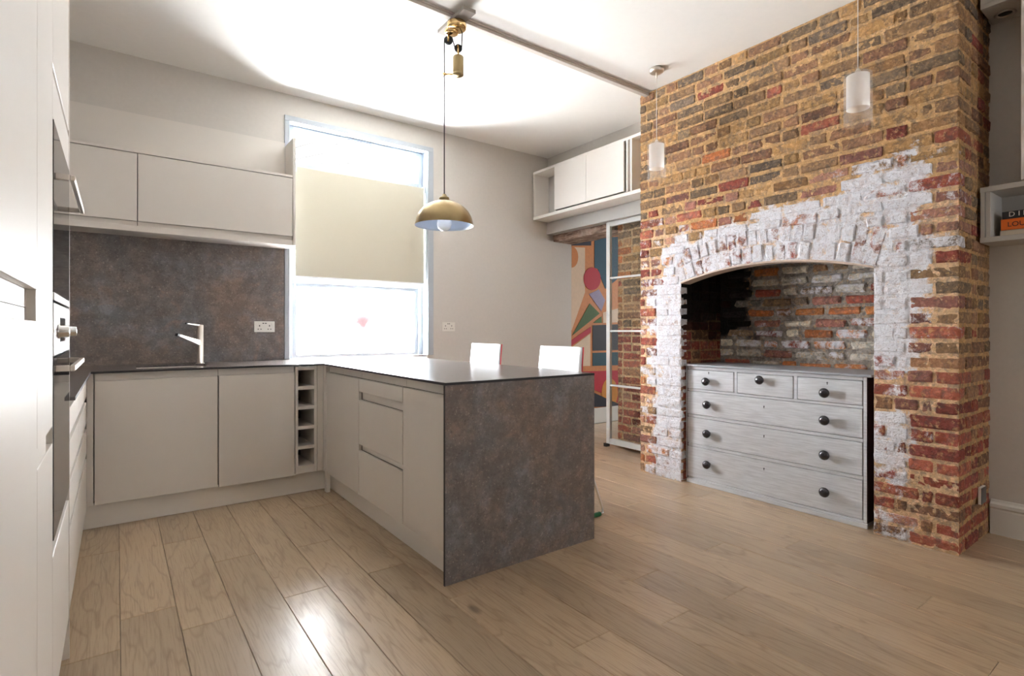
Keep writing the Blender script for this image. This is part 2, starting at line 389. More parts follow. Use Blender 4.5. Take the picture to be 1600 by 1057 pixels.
# ------------------------------------------------------------------ outside the window
struct(B(-6, 14, 5.0, 18, -.3, -.15).build('ground', M_PAV), 'grey paved yard outside the window')
CN = thing('canopy', (3.5, 6.5, -.15), 'white boarded canopy outside, seen through the top pane of the window', 'canopy')
PINK = plain('red_batten', srgb(110, 30, 30), .8)
cz = lambda y: 3.6+.2*(y-6.42)
for i in range(39):
    x = -.9+i*.235
    MB().prism([(6.42, cz(6.42)), (13.4, cz(13.4)), (13.4, cz(13.4)+.02), (6.42, cz(6.42)+.02)], x, x+.19, 'X').build('board', plain('grey_board', srgb(132, 130, 130), .8), CN)
MB().prism([(6.42, cz(6.42)+.025), (13.4, cz(13.4)+.025), (13.4, cz(13.4)+.05), (6.42, cz(6.42)+.05)], -.9, 8.3, 'X').build('roof_deck', PINK, CN)
for x in (-.85, 8.1):
    for y in (6.5, 13.3): B(x, x+.1, y, y+.1, -.15, cz(y)).build('post', M_WHITE, CN)
M_PINK = plain('red_petals', srgb(140, 18, 32), .9)
fc = Vector((1.80, 4.787, 1.215))
pk = thing('flower_ball', tuple(fc), 'blurred red flower ball hanging outside behind the frosted lower pane', 'flowers')
m = MB()
for i in range(170):
    d_ = Vector((rnd.gauss(0, 1), rnd.gauss(0, 1), rnd.gauss(0, 1))).normalized(); c = fc+Vector((d_.x*.15, d_.y*.032, d_.z*.105)); r = rnd.uniform(.02, .03)
    m.lathe(c, [(0, -r*.6), (r*.8, -r*.4), (r, 0), (r*.7, r*.5), (0, r*.7)], tuple(d_), 7)
m.lathe(fc, [(0, -.09), (.024, -.07), (.03, 0), (.024, .07), (0, .09)], n=14)
tag(m.build('blossoms', M_PINK, pk), kind='stuff')
MB().cyl(fc, (fc.x, fc.y, 2.868), .0015, n=6).build('wire', M_WHITE, pk)

# ------------------------------------------------------------------ window_1
WN = B(WX0-.038, WX1+.058, YB-.014, YB+.0, WZ1-.01, WZ1+.036)
WN.box(WX0-.038, WX0+.002, YB-.014, YB, .921, WZ1-.01); WN.box(WX1-.002, WX1+.058, YB-.014, YB, .921, WZ1-.01)
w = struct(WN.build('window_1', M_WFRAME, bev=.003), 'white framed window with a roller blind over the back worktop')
m = MB(); m.box(WX0, WX0+.004, YB, 4.9, .92, WZ1); m.box(WX1-.004, WX1, YB, 4.9, .92, WZ1); m.box(WX0, WX1, YB, 4.9, WZ1-.004, WZ1)
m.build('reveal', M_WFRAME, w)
yf0, yf1 = 4.70, 4.76
m = MB(); m.box(WX0+.004, WX0+.05, yf0, yf1, .92, WZ1-.004); m.box(WX1-.05, WX1-.004, yf0, yf1, .92, WZ1-.004)
m.box(WX0+.05, WX1-.05, yf0, yf1, 2.835, WZ1-.004); m.box(WX0+.05, WX1-.05, yf0, yf1, 2.50, 2.57); m.box(WX0+.05, WX1-.05, yf0, yf1, 1.555, 1.61)
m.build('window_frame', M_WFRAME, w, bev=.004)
m = MB()
for (x0, x1, z0, z1) in ((WX0+.05, WX1-.05, .92, 1.555), (WX0+.05, WX1-.05, 1.61, 2.5)):
    m.box(x0, x0+.035, yf0+.012, yf1-.01, z0, z1); m.box(x1-.035, x1, yf0+.012, yf1-.01, z0, z1); m.box(x0+.035, x1-.035, yf0+.012, yf1-.01, z1-.03, z1); m.box(x0+.035, x1-.035, yf0+.012, yf1-.01, z0, z0+.03)
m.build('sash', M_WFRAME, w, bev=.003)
B(WX0+.05, WX1-.05, 4.727, 4.733, 2.57, 2.835).build('pane', M_GLASS, w, label='clear top pane')
B(WX0+.085, WX1-.085, 4.727, 4.733, 1.64, 2.47).build('pane', M_GLASS, w)
B(WX0+.085, WX1-.085, 4.727, 4.733, .95, 1.525).build('pane', M_FROST, w, label='frosted lower pane')
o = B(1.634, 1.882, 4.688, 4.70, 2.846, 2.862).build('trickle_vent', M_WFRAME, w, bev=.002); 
B(1.642, 1.874, 4.6865, 4.688, 2.851, 2.855).build('slot', M_BLACK, o)
bl = thing('roller_blind', (1.79, 4.68, 2.50), 'beige roller blind covering the middle of the window', 'blind')
MB().cyl((1.205, 4.672, 2.505), (2.372, 4.672, 2.505), .022).build('roller', M_WHITE, bl)
B(1.195, 2.375, 4.648, 4.652, 1.605, 2.52).build('blind_fabric', M_BLIND, bl)
MB().cyl((1.195, 4.65, 1.6), (2.375, 4.65, 1.6), .011).build('bottom_bar', M_WHITE, bl)
for a in (1.188, 2.372): B(a, a+.014, 4.645, 4.70, 2.475, 2.535).build('bracket', M_WHITE, bl)
m = MB(); m.tube([(1.186, 4.66, 2.5), (1.184, 4.655, 1.9), (1.19, 4.655, 1.5), (1.197, 4.655, 1.47), (1.2, 4.655, 1.52), (1.196, 4.66, 2.5)], .0022, 6); m.build('chain', M_WHITE, bl)

# ------------------------------------------------------------------ brickwork
def chamfered_box(L, H, D, seed, rough=1.0):
    """an old brick: a box (x 0..L, y 0..D back, z 0..H) whose edges are chipped unevenly"""
    r = random.Random(seed); vs = []; idx = {}
    for ix in (0, 1):
        for iy in (0, 1):
            for iz in (0, 1):
                for ax in range(3):
                    c = [r.uniform(.003, .0115)*rough for _ in range(3)]
                    if r.random() < .16: c = [x*2.0 for x in c]
                    j = [r.uniform(-.0022, .0022)*rough for _ in range(3)]
                    p = [ix*L, iy*D, iz*H]
                    s = [1-2*ix, 1-2*iy, 1-2*iz]
                    for a in range(3):
                        if a != ax: p[a] += s[a]*c[a]
                        p[a] += j[a]
                    idx[(ix, iy, iz, ax)] = len(vs); vs.append(tuple(p))
    fs = []
    q = [(0, 0), (1, 0), (1, 1), (0, 1)]
    for s in (0, 1):
        fs.append([idx[(s, a, b, 0)] for a, b in q]); fs.append([idx[(a, s, b, 1)] for a, b in q]); fs.append([idx[(a, b, s, 2)] for a, b in q])
    for a in (0, 1):
        for b in (0, 1):
            fs.append([idx[(0, a, b, 1)], idx[(1, a, b, 1)], idx[(1, a, b, 2)], idx[(0, a, b, 2)]])
            fs.append([idx[(a, 0, b, 0)], idx[(a, 1, b, 0)], idx[(a, 1, b, 2)], idx[(a, 0, b, 2)]])
            fs.append([idx[(a, b, 0, 0)], idx[(a, b, 1, 0)], idx[(a, b, 1, 1)], idx[(a, b, 0, 1)]])
            for c in (0, 1): fs.append([idx[(a, b, c, 0)], idx[(a, b, c, 1)], idx[(a, b, c, 2)]])
    return vs, fs
import bmesh
def fixed_mesh(name, vs, fs, mats):
    me = bpy.data.meshes.new(name); me.from_pydata(vs, [], fs)
    bm = bmesh.new(); bm.from_mesh(me); bmesh.ops.recalc_face_normals(bm, faces=bm.faces); bm.to_mesh(me); bm.free()
    for m_ in mats: me.materials.append(m_)
    return me
BC = {}
def brick_data(L, H, D, var, rough=1.0):
    key = (round(L*200), round(H*500), round(D*100), var, rough)
    if key not in BC:
        Lq, Hq, Dq = key[0]/200, key[1]/500, key[2]/100
        vs, fs = chamfered_box(Lq, Hq, Dq, hash(key) & 0xffff, rough)
        BC[key] = [vs, fs, None]
    return BC[key]
class Bricks:
    """gathers bricks, then makes the 300 that show largest single objects and joins the rest"""
    def __init__(s, parent, name='brick', limit=300): s.p = parent; s.l = []; s.name = name; s.limit = limit
    def put(s, mat4, L, H, D, col, rough=1.0, w=1.0):
        s.l.append((mat4, L, H, D, col, rough, w))
    def finish(s):
        def score(t):
            c = t[0] @ Vector((t[1]/2, 0, t[2]/2)); d = c.x*math.sin(CTH)+c.y*math.cos(CTH)
            nrm = (t[0].to_3x3() @ Vector((0, -1, 0))).normalized(); view = (Vector((0, 0, CH))-c).normalized()
            r = (c.x*math.cos(CTH)-c.y*math.sin(CTH))/max(d, .01); sx = CCX+CF*r; sy = CHY-CF*(c.z-CH)/max(d, .01)
            inn = 1.0 if (-10 < sx < 1610 and -15 < sy < 1070) else .001
            return -t[1]*t[2]*max(nrm.dot(view), .02)/d**2*inn*t[6]
        s.l.sort(key=score); V, F, C = [], [], []
        for i, (M, L, H, D, col, rough, w_) in enumerate(s.l):
            bd = brick_data(L, H, D, rnd.randrange(5), rough)
            if i < s.limit:
                if bd[2] is None: bd[2] = fixed_mesh(s.name, bd[0], bd[1], [M_BRICK])
                o = bpy.data.objects.new(s.name, bd[2]); COL.objects.link(o); o.parent = s.p; o.matrix_basis = M; o.color = col
            else:
                b = len(V); V += [tuple(M @ Vector(v)) for v in bd[0]]; F += [tuple(b+k for k in f) for f in bd[1]]; C += [col]*len(bd[0])
        if V:
            me = fixed_mesh(s.name+'_remainder', V, F, [M_BRICKA])
            at = me.color_attributes.new('bc', 'FLOAT_COLOR', 'POINT'); at.data.foreach_set('color', [x for c in C for x in c])
            o = bpy.data.objects.new(s.name+'_remainder', me); COL.objects.link(o); o.parent = s.p; o['kind'] = 'stuff'
def c3(r, g, b, a=0.0): return (*srgb(r, g, b)[:3], a)
YEL = [(172, 134, 88), (156, 118, 80), (184, 142, 92), (148, 116, 84), (166, 130, 96)]
GRY = [(140, 116, 92), (130, 108, 86), (148, 124, 98), (128, 110, 94)]
BRN = [(156, 114, 84), (142, 102, 78), (162, 120, 90)]
REDS = [(164, 86, 68), (154, 76, 62), (176, 100, 78), (144, 72, 62)]
PNK = [(178, 124, 104), (166, 112, 98), (184, 134, 112), (150, 100, 88)]
ORG = [(186, 112, 66), (196, 124, 70)]
def pick(*ws):
    t = rnd.random()*sum(w for _, w in ws)
    for pal, w in ws:
        t -= w
        if t <= 0: break
    c = rnd.choice(pal); k = rnd.uniform(.82, 1.04); return tuple(min(255, x*k) for x in c)
def white_face(Y, z):
    n_ = mn.noise(Vector((Y*5.3, z*5.3, 2.0))); n2_ = mn.noise(Vector((Y*5.3, z*5.3, 9.0)))
    return white_zone(Y+n_*.09, z+n2_*.10)*(.88+.35*mn.noise(Vector((Y*9, z*9, 4.0))))
def white_zone(Y, z):
    """how much old limewash is left on the chimney front, 0..1"""
    w = 0.0
    g = lambda v, a, b: max(0, min(1, (v-a)/(b-a)))
    arch = 1.60
    if z < 1.56:
        if Y > 2.4: w = .80*g(Y, 2.90, 2.74)+.22*g(Y, 2.95, 2.80)
        else:
            w = .95*g(Y, .93, 1.04) if z > .92 else .78*g(Y, 1.0, 1.06)
            if .70 < z < .92: w *= .42
            if z < .33: w *= .6
        if z < .35 and Y > 2.4: w *= .85
    else:
        top = 1.80+.12*g(Y, 2.7, 2.0)+(.16*g(Y, 1.45, 1.25)*g(Y, .95, 1.08))
        w = .88*g(z, top+.09, top-.03)*g(Y, .93, 1.05)
        if Y > 2.68: w *= .45
        w = max(w, .42*g(z, 2.3, 1.85))
    return w
def face_colour(Y, z):
    g = lambda v, a, b: max(0, min(1, (v-a)/(b-a)))
    if z > 2.15: c = pick((YEL, 5), (GRY, 3.2), (BRN, 2.6), (REDS, .35+(.6 if z < 2.5 else 0)), (ORG, .9 if Y > 2.4 else .3))
    elif z > 1.5: c = pick((PNK, 4), (YEL, 2.2), (GRY, 1.4), (REDS, 1.6), (ORG, .4))
    elif Y > 2.4: c = pick((ORG, 2), (PNK, 3), (REDS, 3), (YEL, 1)) if Y > 2.7 else pick((PNK, 4), (REDS, 1))
    elif z > 1.0: c = pick((YEL, 3), (PNK, 3), (REDS, 1), (GRY, .7))
    else: c = pick((REDS, 6), (PNK, 1), (BRN, .6)) if z > .3 else pick((REDS, 2), (BRN, 2), (PNK, 2))
    return c
def mortar_colour(Y, z):
    k = rnd.uniform(.93, 1.05)
    base = (212, 170, 116) if z > 1.9 else (220, 182, 140)
    return c3(*[min(255, x*k) for x in base])

def sheet(name, fn, nu, nv, colfn, mat=None):
    """a rough mortar sheet: fn(u,v) -> point, normal jitter included"""
    V = []; C = []; F = []
    for j in range(nv+1):
        for i in range(nu+1):
            p = fn(i/nu, j/nv); V.append(p); C.append(colfn(p))
    for j in range(nv):
        for i in range(nu): a = j*(nu+1)+i; F.append((a, a+1, a+nu+2, a+nu+1))
    return V, F, C
def rough_off(p, s=1.0): return (mn.noise(Vector(p)*34)*.0045+mn.noise(Vector(p)*90)*.0028)*s
ARC_R, ARC_Y = 2.32, (OY0+OY1)/2
ARC_Z = 1.612-ARC_R
def arch_z(Y): return ARC_Z+math.sqrt(max(ARC_R**2-(Y-ARC_Y)**2, 0))
REC = .006
patches = []
def front_patch(y0, y1, zlo, zhi):
    nu = max(1, int(abs(y1-y0)/.014)); nv = max(1, int((ZC)/.014))
    def fn(u, v):
        Y = y0+(y1-y0)*u; a = zlo(Y); z = a+(zhi-a)*v
        return (XC+REC+rough_off((0, Y, z)), Y, z)
    def cf(p):
        k = 1+.08*mn.noise(Vector(p)*25); z = p[2]
        base = (200, 160, 112) if z > 1.95 else (210, 174, 136)
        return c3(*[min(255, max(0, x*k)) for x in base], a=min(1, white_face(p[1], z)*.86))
    patches.append(sheet('m', fn, nu, nv, cf))
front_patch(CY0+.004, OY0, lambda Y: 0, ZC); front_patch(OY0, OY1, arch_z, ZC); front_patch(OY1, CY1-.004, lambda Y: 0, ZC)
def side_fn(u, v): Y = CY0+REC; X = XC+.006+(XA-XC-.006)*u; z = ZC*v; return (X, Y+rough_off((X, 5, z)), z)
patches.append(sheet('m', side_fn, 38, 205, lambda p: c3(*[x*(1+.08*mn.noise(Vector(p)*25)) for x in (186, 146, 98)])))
def sidel_fn(u, v): X = XC+.006+(XR+.1-XC)*u; return (X, CY1-REC, ZC*v)
patches.append(sheet('m', sidel_fn, 4, 40, lambda p: c3(186, 146, 98)))
# inside of the firebox
FBX = 3.995
def fb_left(u, v): X = XC+.006+(FBX-XC)*u; z = 1.9*v; return (X, OY1+REC*.8+rough_off((X, 9, z), .8), z)
def soot(X, z):
    g = lambda v, a, b: max(0, min(1, (v-a)/(b-a)))
    return min(1, g(z+.12*mn.noise(Vector((X, 1, z))*6), 1.06, 1.24))
patches.append(sheet('m', fb_left, 38, 120, lambda p: c3(*[x*(1-.84*soot(p[0], p[2])) for x in (176, 134, 94)])))
def fb_right(u, v): X = XC+.006+(FBX-XC)*u; z = 1.9*v; return (X, OY0-REC*.8, z)
patches.append(sheet('m', fb_right, 38, 120, lambda p: c3(*[x*(1-.84*soot(p[0], p[2])) for x in (176, 134, 94)])))
def backsoot(Y, z):
    g = lambda v, a, b: max(0, min(1, (v-a)/(b-a)))
    n = .10*mn.noise(Vector((3, Y*7, z*7)))
    return g(Y+n, 2.22, 2.36)*g(z+n, 1.08, 1.16)
def fb_back(u, v): Y = OY0-.01+(OY1-OY0+.02)*u; z = 1.9*v; return (FBX+rough_off((2, Y, z), .8), Y, z)
patches.append(sheet('m', fb_back, 92, 120, lambda p: c3(*[x*(1+.1*mn.noise(Vector(p)*9))*(1-.78*backsoot(p[1], p[2])) for x in (158, 148, 138)])))
V, F, C = [], [], []
for (v_, f_, c_) in patches:
    b = len(V); V += v_; F += [tuple(b+k for k in f) for f in f_]; C += c_
me = bpy.data.meshes.new('chimney_breast'); me.from_pydata(V, [], F)
at = me.color_attributes.new('bc', 'FLOAT_COLOR', 'POINT'); at.data.foreach_set('color', [x for c in C for x in c])
me.materials.append(M_BRICKA); me.polygons.foreach_set('use_smooth', [True]*len(F))
CB = bpy.data.objects.new('chimney_breast', me); COL.objects.link(CB); struct(CB, 'exposed brick chimney breast with flaking white limewash round the fireplace')
# solid core so that no light leaks, with the firebox left free
m = MB(); m.box(XC+.03, XA, CY0+.03, OY0-.03, 0, ZC); m.box(XC+.03, XA, OY1+.03, CY1-.03, 0, ZC); m.box(XC+.12, XA, OY0-.03, OY1+.03, 1.9, ZC); m.box(FBX+.02, XA+.2, OY0-.03, OY1+.03, 0, 1.9)
m.box(XC+.03, XC+.12, OY0-.03, OY1+.03, 1.72, ZC)
m.box(XA-.01, 4.25, CY0+.05, CY1-.05, 0, ZC)
m.build('brick_core', M_SOOT, CB)
# front bricks
CHT = .079; BH = .063
br = Bricks(CB); RM = lambda x, y, z, a: Matrix.Translation((x, y, z)) @ Matrix.Rotation(a, 4, 'Z')
RO = ARC_R+.237; AMX = math.atan2((OY1-OY0)/2+.012, 1.52-ARC_Z)
def free(z):
    zm = z+BH/2
    if zm < 1.50: return [(CY0, OY0), (OY1, CY1)]
    h = zm-ARC_Z
    if h >= RO-.01: return [(CY0, CY1)]
    half = min(math.sqrt(max(RO**2-h*h, 0)), math.tan(AMX)*h+.012)
    return [(CY0, ARC_Y-half), (ARC_Y+half, CY1)]
course = 0; z = .006
while z < ZC-.03:
    H = min(BH, ZC-z-.004)
    for (a, b) in free(z):
        y = a; first = (a == CY0)
        pos = []
        nar = (b-a) < .5
        if first:
            L = .215 if course % 2 == 0 else .102
            pos.append((y, L, True)); y += L+.011
        while y < b-.02:
            r_ = rnd.random()
            L = rnd.uniform(.212, .228) if r_ < (.60 if not nar else .5) else rnd.uniform(.098, .112)
            if y < .85+.3 and first and len(pos) == 1: L = .05 if rnd.random() < .3 else L
            if b-y-L < .055: L = b-y
            if L > .25: L = (L-.011)*rnd.choice([.5, .62, .4])
            pos.append((y, L, False)); y += L+rnd.uniform(.008, .014)
        for (yy, L, q) in pos:
            yc = yy+L/2; col = c3(*face_colour(yc, z), a=max(0, min(1, white_face(yc, z+H/2)+rnd.uniform(-.22, .14))))
            out = rnd.uniform(-.0045, .005); hz = H+rnd.uniform(-.004, .002)
            tilt = Matrix.Rotation(rnd.uniform(-.012, .012), 4, 'Y')
            if q:   # quoin, shows on both faces
                D = .102 if course % 2 == 0 else .215
                if L > .05: br.put(RM(XC+out, yy+L, z+rnd.uniform(0, .003), -PI/2), L-.0, hz, D, col)
            else: br.put(RM(XC+out, yy+L, z+rnd.uniform(0, .003), -PI/2) @ tilt, L, hz, .08, col)
    course += 1; z += CHT
NC = course
# side face of the chimney (towards the camera)
z = .006
for c_ in range(NC):
    x = XC+(.102 if c_ % 2 == 0 else .215)+.012
    H = min(BH, ZC-z-.004)
    while x < XA-.02:
        L = rnd.uniform(.21, .225) if rnd.random() < .4 else rnd.uniform(.098, .11)
        if XA-x-L < .05: L = XA-x
        col = c3(*(pick((REDS, 5), (BRN, 2)) if z < .95 else pick((YEL, 3), (BRN, 3), (GRY, 2), (REDS, 1.2))), a=.02)
        br.put(RM(x, CY0+rnd.uniform(-.004, .005), z, 0), L, H, .08, col); x += L+.011
    z += CHT
br.finish()
# hidden far flank, the arch and the inside of the firebox
vb = Bricks(CB, 'voussoir')
for ring, (R0, Hh, n) in enumerate(((ARC_R+.004, .108, 18), (ARC_R+.122, .108, 19))):
    for i in range(n):
        am = AMX-(.0 if ring == 0 else .004); da = 2*am/n; a = -am+da*i+rnd.uniform(-.0015, .0015); Wd = R0*da-.008
        if i == 0: Hb = .226 if ring == 0 else 0
        elif i == 1: Hb = .226 if ring == 0 else 0
        else: Hb = Hh
        if ring == 1 and i < 2: continue
        # local x -> along arc (towards -Y), local z -> radial
        ac = a+da/2; Yc = ARC_Y+R0*math.sin(ac); Zc_ = ARC_Z+R0*math.cos(ac)
        M = Matrix.Translation((XC+rnd.uniform(-.006, .006), Yc, Zc_)) @ Matrix.Rotation(-ac, 4, 'X') @ Matrix.Rotation(-PI/2, 4, 'Z') @ Matrix.Translation((-Wd/2, 0, 0))
        vb.put(M, Wd, Hb+rnd.uniform(-.006, .006), .09, c3(*pick((PNK, 4), (REDS, .8)), a=max(0, min(1, .78+rnd.uniform(-.3, .16)))))
vb.finish()
fb = Bricks(CB, 'firebox_brick')
z = .01; c_ = 0
while z < 1.86:
    x = XC+.11+(.0 if c_ % 2 else .03)
    x = XC+.03
    while x < FBX-.03:
        L = rnd.choice([.105, .105, .215]) if c_ % 2 else rnd.choice([.215, .105])
        if FBX-x-L < .04: L = FBX-x
        s_ = soot(x+L/2, z+.03); k = 1-.84*s_
        for (yy, an) in ((OY1, 0), (OY0, PI)):
            Mx = RM(x, yy+rnd.uniform(-.003, .004), z, 0) if an == 0 else RM(x+L, yy, z, PI)
            fb.put(Mx, L, .066, .06, c3(*[max(14, v*k) for v in pick((REDS, 5), (BRN, 3))]), .7, 1.0 if an == 0 else .01)
        x += L+.009
    c_ += 1; z += .0765
fb.finish()
bb = Bricks(CB, 'back_brick')
WHT = [(206, 196, 178), (196, 188, 176)]
z = .02; c_ = 0
while z < 1.85:
    y = OY0+.01-(.11 if c_ % 2 else 0)+rnd.uniform(-.02, .02)
    while y < OY1-.03:
        L = rnd.choice([.2, .205, .21, .19, .1]); a, b = max(y, OY0), min(y+L, OY1)
        if b-a > .05:
            s_ = backsoot((a+b)/2, z+.03)
            col = [min(255, v*1.12)*(1-.76*s_) for v in pick((ORG, 4), (WHT, 4), (REDS, 2), (PNK, 2), (GRY, 1.5), (BRN, 1))]
            bb.put(RM(FBX-.012+rnd.uniform(-.003, .003), b, z, -PI/2) @ Matrix.Rotation(rnd.uniform(-.015, .015), 4, 'Y'), b-a, .055, .05, c3(*col, a=rnd.choice([0, 0, .2, .35, .5])*(1-s_)), 1.5)
        y += L+rnd.uniform(.022, .032)
    c_ += 1; z += .0775
bb.finish()
# thin arch bar under the voussoirs and a plaster soffit strip
m = MB(); n = 24; vs = []
for i in range(n+1):
    Y = OY0+(OY1-OY0)*i/n; zz = arch_z(Y); vs += [(XC-.002, Y, zz-.008), (XC-.002, Y, zz+.003), (XC+.115, Y, zz-.008), (XC+.115, Y, zz+.003)]
fs = []
for i in range(n):
    a = i*4; b = a+4; fs += [(a, b, b+1, a+1), (a+2, a+3, b+3, b+2), (a, a+2, b+2, b), (a+1, b+1, b+3, a+3)]
m.add(vs, fs); m.build('arch_bar', plain('arch_plaster', srgb(196, 176, 160), .8, grain=.1), CB)
B(XC+.1, XC+.125, OY0-.02, OY1+.02, 1.6, 1.92).build('flue_front', M_SOOT, CB)

# brick pier behind the glazed door
PY0, PY1, PX = 2.90, 3.66, 4.0
patches = []
patches.append(sheet('m', lambda u, v: (PX+REC+rough_off((1, PY0+(PY1-PY0)*u, 2.25*v)), PY0+(PY1-PY0)*u, 2.25*v), 54, 150, lambda p: c3(*[x*(1+.1*mn.noise(Vector(p)*25)) for x in (186, 156, 118)])))
patches.append(sheet('m', lambda u, v: (PX+.008+.245*u, PY1-.004, 2.25*v), 8, 60, lambda p: c3(180, 150, 112)))
V, F, C = [], [], []
for (v_, f_, c_) in patches:
    b = len(V); V += v_; F += [tuple(b+k for k in f) for f in f_]; C += c_
me = bpy.data.meshes.new('brick_pier'); me.from_pydata(V, [], F)
at = me.color_attributes.new('bc', 'FLOAT_COLOR', 'POINT'); at.data.foreach_set('color', [x for c in C for x in c])
me.materials.append(M_BRICKA)
BP = bpy.data.objects.new('brick_pier', me); COL.objects.link(BP); struct(BP, 'bare brick pier standing behind the glazed sliding door')
m = MB(); m.box(PX+.03, 4.24, PY0, PY1-.02, 0, 2.355); m.box(XR, 4.25, PY0-.03, PY0+.05, 0, 2.355); m.build('pier_core', M_SOOT, BP)
pb = Bricks(BP); z = .006; c_ = 0
while z < 2.2:
    y = PY0+.02
    while y < PY1-.015:
        L = rnd.choice([.215, .215, .105])
        if PY1-y-L < .05: L = PY1-y
        if L > .25: L *= .5
        q = y+L > PY1-.01
        pal = pick((REDS, 4), (BRN, 2), (PNK, 1)) if z < 1.15 else pick((YEL, 4), (GRY, 2.5), (BRN, 2), (REDS, .8), (ORG, .8))
        pb.put(RM(PX+rnd.uniform(-.004, .004), y+L, z, -PI/2), L, BH, .1 if q else .06, c3(*pal, a=.1 if rnd.random() < .1 else 0)); y += L+.011
    c_ += 1; z += CHT
pb.finish()

# ------------------------------------------------------------------ steel beam, timber lintel, glazed sliding door
o = tag(B(3.872, 4.0, CY1+.0, YB-.002, 2.228, 2.353).build('steel_beam', M_STEELP, bev=.003), kind='structure'); o['label'] = 'grey painted steel beam under the white wall unit'
m = MB(); pts = []
for i in range(15):
    Y = 3.68+(YB-.012-3.68)*i/14; d = lambda k: mn.noise(Vector((Y*6, k, 1)))*.009
    pts += [(3.968+d(1), Y, 2.152+d(2)), (3.962+d(3), Y, 2.226), (4.25, Y, 2.226), (4.248, Y, 2.150+d(5))]
fs = [(0, 1, 2, 3), tuple(14*4+k for k in (3, 2, 1, 0))]
for i in range(14):
    for k in range(4): fs.append((i*4+k, i*4+(k+1) % 4, i*4+4+(k+1) % 4, i*4+4+k))
m.add(pts, fs); o = tag(m.build('timber_lintel', M_TIMBER), kind='structure'); o['label'] = 'rough weathered timber lintel under the grey steel beam'

D0 = thing('sliding_door', (3.935, 3.33, 0), 'tall grey framed glazed sliding door standing open against the brick pier', 'door')
dy0, dy1, dz0, dz1 = 2.95, 3.735, .035, 2.226; dx0, dx1 = 3.915, 3.95; fw = .048
m = MB(); m.box(dx0, dx1, dy1-fw, dy1, dz0, dz1); m.build('stile', M_FRAME, D0, bev=.003)
B(dx0, dx1, dy0, dy0+fw, dz0, dz1).build('stile', M_FRAME, D0, bev=.003)
B(dx0, dx1, dy0+fw, dy1-fw, dz1-.045, dz1).build('top_rail', M_FRAME, D0, bev=.003)
B(dx0, dx1, dy0+fw, dy1-fw, dz0, dz0+.055).build('bottom_rail', M_FRAME, D0, bev=.003)
zs = [dz0+.055, .615, 1.15, 1.672, dz1-.045]
for zz in zs[1:-1]: B(dx0+.006, dx1-.006, dy0+fw, dy1-fw, zz-.009, zz+.009).build('glazing_bar', M_FRAME, D0)
for a, b in zip(zs[:-1], zs[1:]): B(3.930, 3.935, dy0+fw-.004, dy1-fw+.004, a+(.009 if a != zs[0] else 0), b-(.009 if b != zs[-1] else 0)).build('pane', M_GLASS, D0)
B(dx0-.005, dx1+.012, 3.73, 3.765, 0, .034).build('floor_guide', M_BLACK, D0)

# ------------------------------------------------------------------ painted mural panel in the next room
MY = 4.742
MU = thing('mural_panel', (5.0, MY, .19), 'abstract mural of coloured shapes edged in orange on the wall beyond the opening', 'artwork')
B(4.27, 6.4, MY, 4.75, .191, 2.6).build('board', plain('mural_orange', srgb(196, 122, 62), .6, grain=.08, gscale=30), MU)
def Z8(x, y): return at_y(860+x/2.71, 330+y/2.71, MY)
def shape(name, pts, col, th=.004):
    poly = [Z8(*p) for p in pts]
    MB().prism(poly, MY, MY-th, 'Y').build(name, plain('mural_'+name, srgb(*col), .65, grain=.04, gscale=30), MU)
shape('cream_field', [(70, 152), (146, 155), (146, 345), (90, 505), (70, 505)], (214, 188, 160), .002)
shape('navy_band', [(60, 120), (172, 128), (172, 146), (60, 146)], (30, 28, 44))
shape('teal_field', [(186, 118), (330, 104), (330, 250), (232, 330), (216, 290), (200, 245), (186, 240)], (22, 66, 84))
cc = (176, 287); shape('red_disc', [(cc[0]+36*math.cos(t*PI/14), cc[1]+48*math.sin(t*PI/14)) for t in range(28)], (176, 26, 44), .006)
shape('half_disc', [(90+27*math.cos(t*PI/10-PI/2), 195+45*math.sin(t*PI/10-PI/2)) for t in range(11)], (196, 122, 62), .004)
shape('lavender_bar', [(163, 352), (205, 332), (231, 378), (215, 425)], (150, 140, 165))
shape('green_triangle', [(91, 528), (166, 392), (208, 434)], (66, 92, 36))
shape('small_green', [(180, 474), (216, 446), (217, 474)], (70, 100, 40))
shape('cream_strip', [(222, 430), (330, 400), (330, 470), (222, 474)], (214, 188, 160))
shape('red_strip', [(70, 560), (171, 490), (171, 514), (70, 584)], (178, 30, 50))
shape('black_block', [(178, 484), (330, 478), (330, 588), (178, 592)], (34, 28, 34))
shape('teal_block', [(178, 601), (330, 596), (330, 652), (178, 656)], (20, 64, 76))
shape('cream_wedge', [(60, 600), (168, 520), (168, 656), (60, 660)], (220, 196, 168), .003)
shape('red_field', [(60, 682), (330, 674), (330, 840), (232, 778), (150, 742), (60, 742)], (176, 20, 42))
shape('ochre_disc', [(250+34*math.cos(t*PI/12), 770+62*math.sin(t*PI/12)) for t in range(24)], (200, 132, 50), .006)
shape('black_field', [(60, 752), (150, 754), (232, 792), (300, 822), (300, 826), (60, 834)], (26, 22, 36), .007)

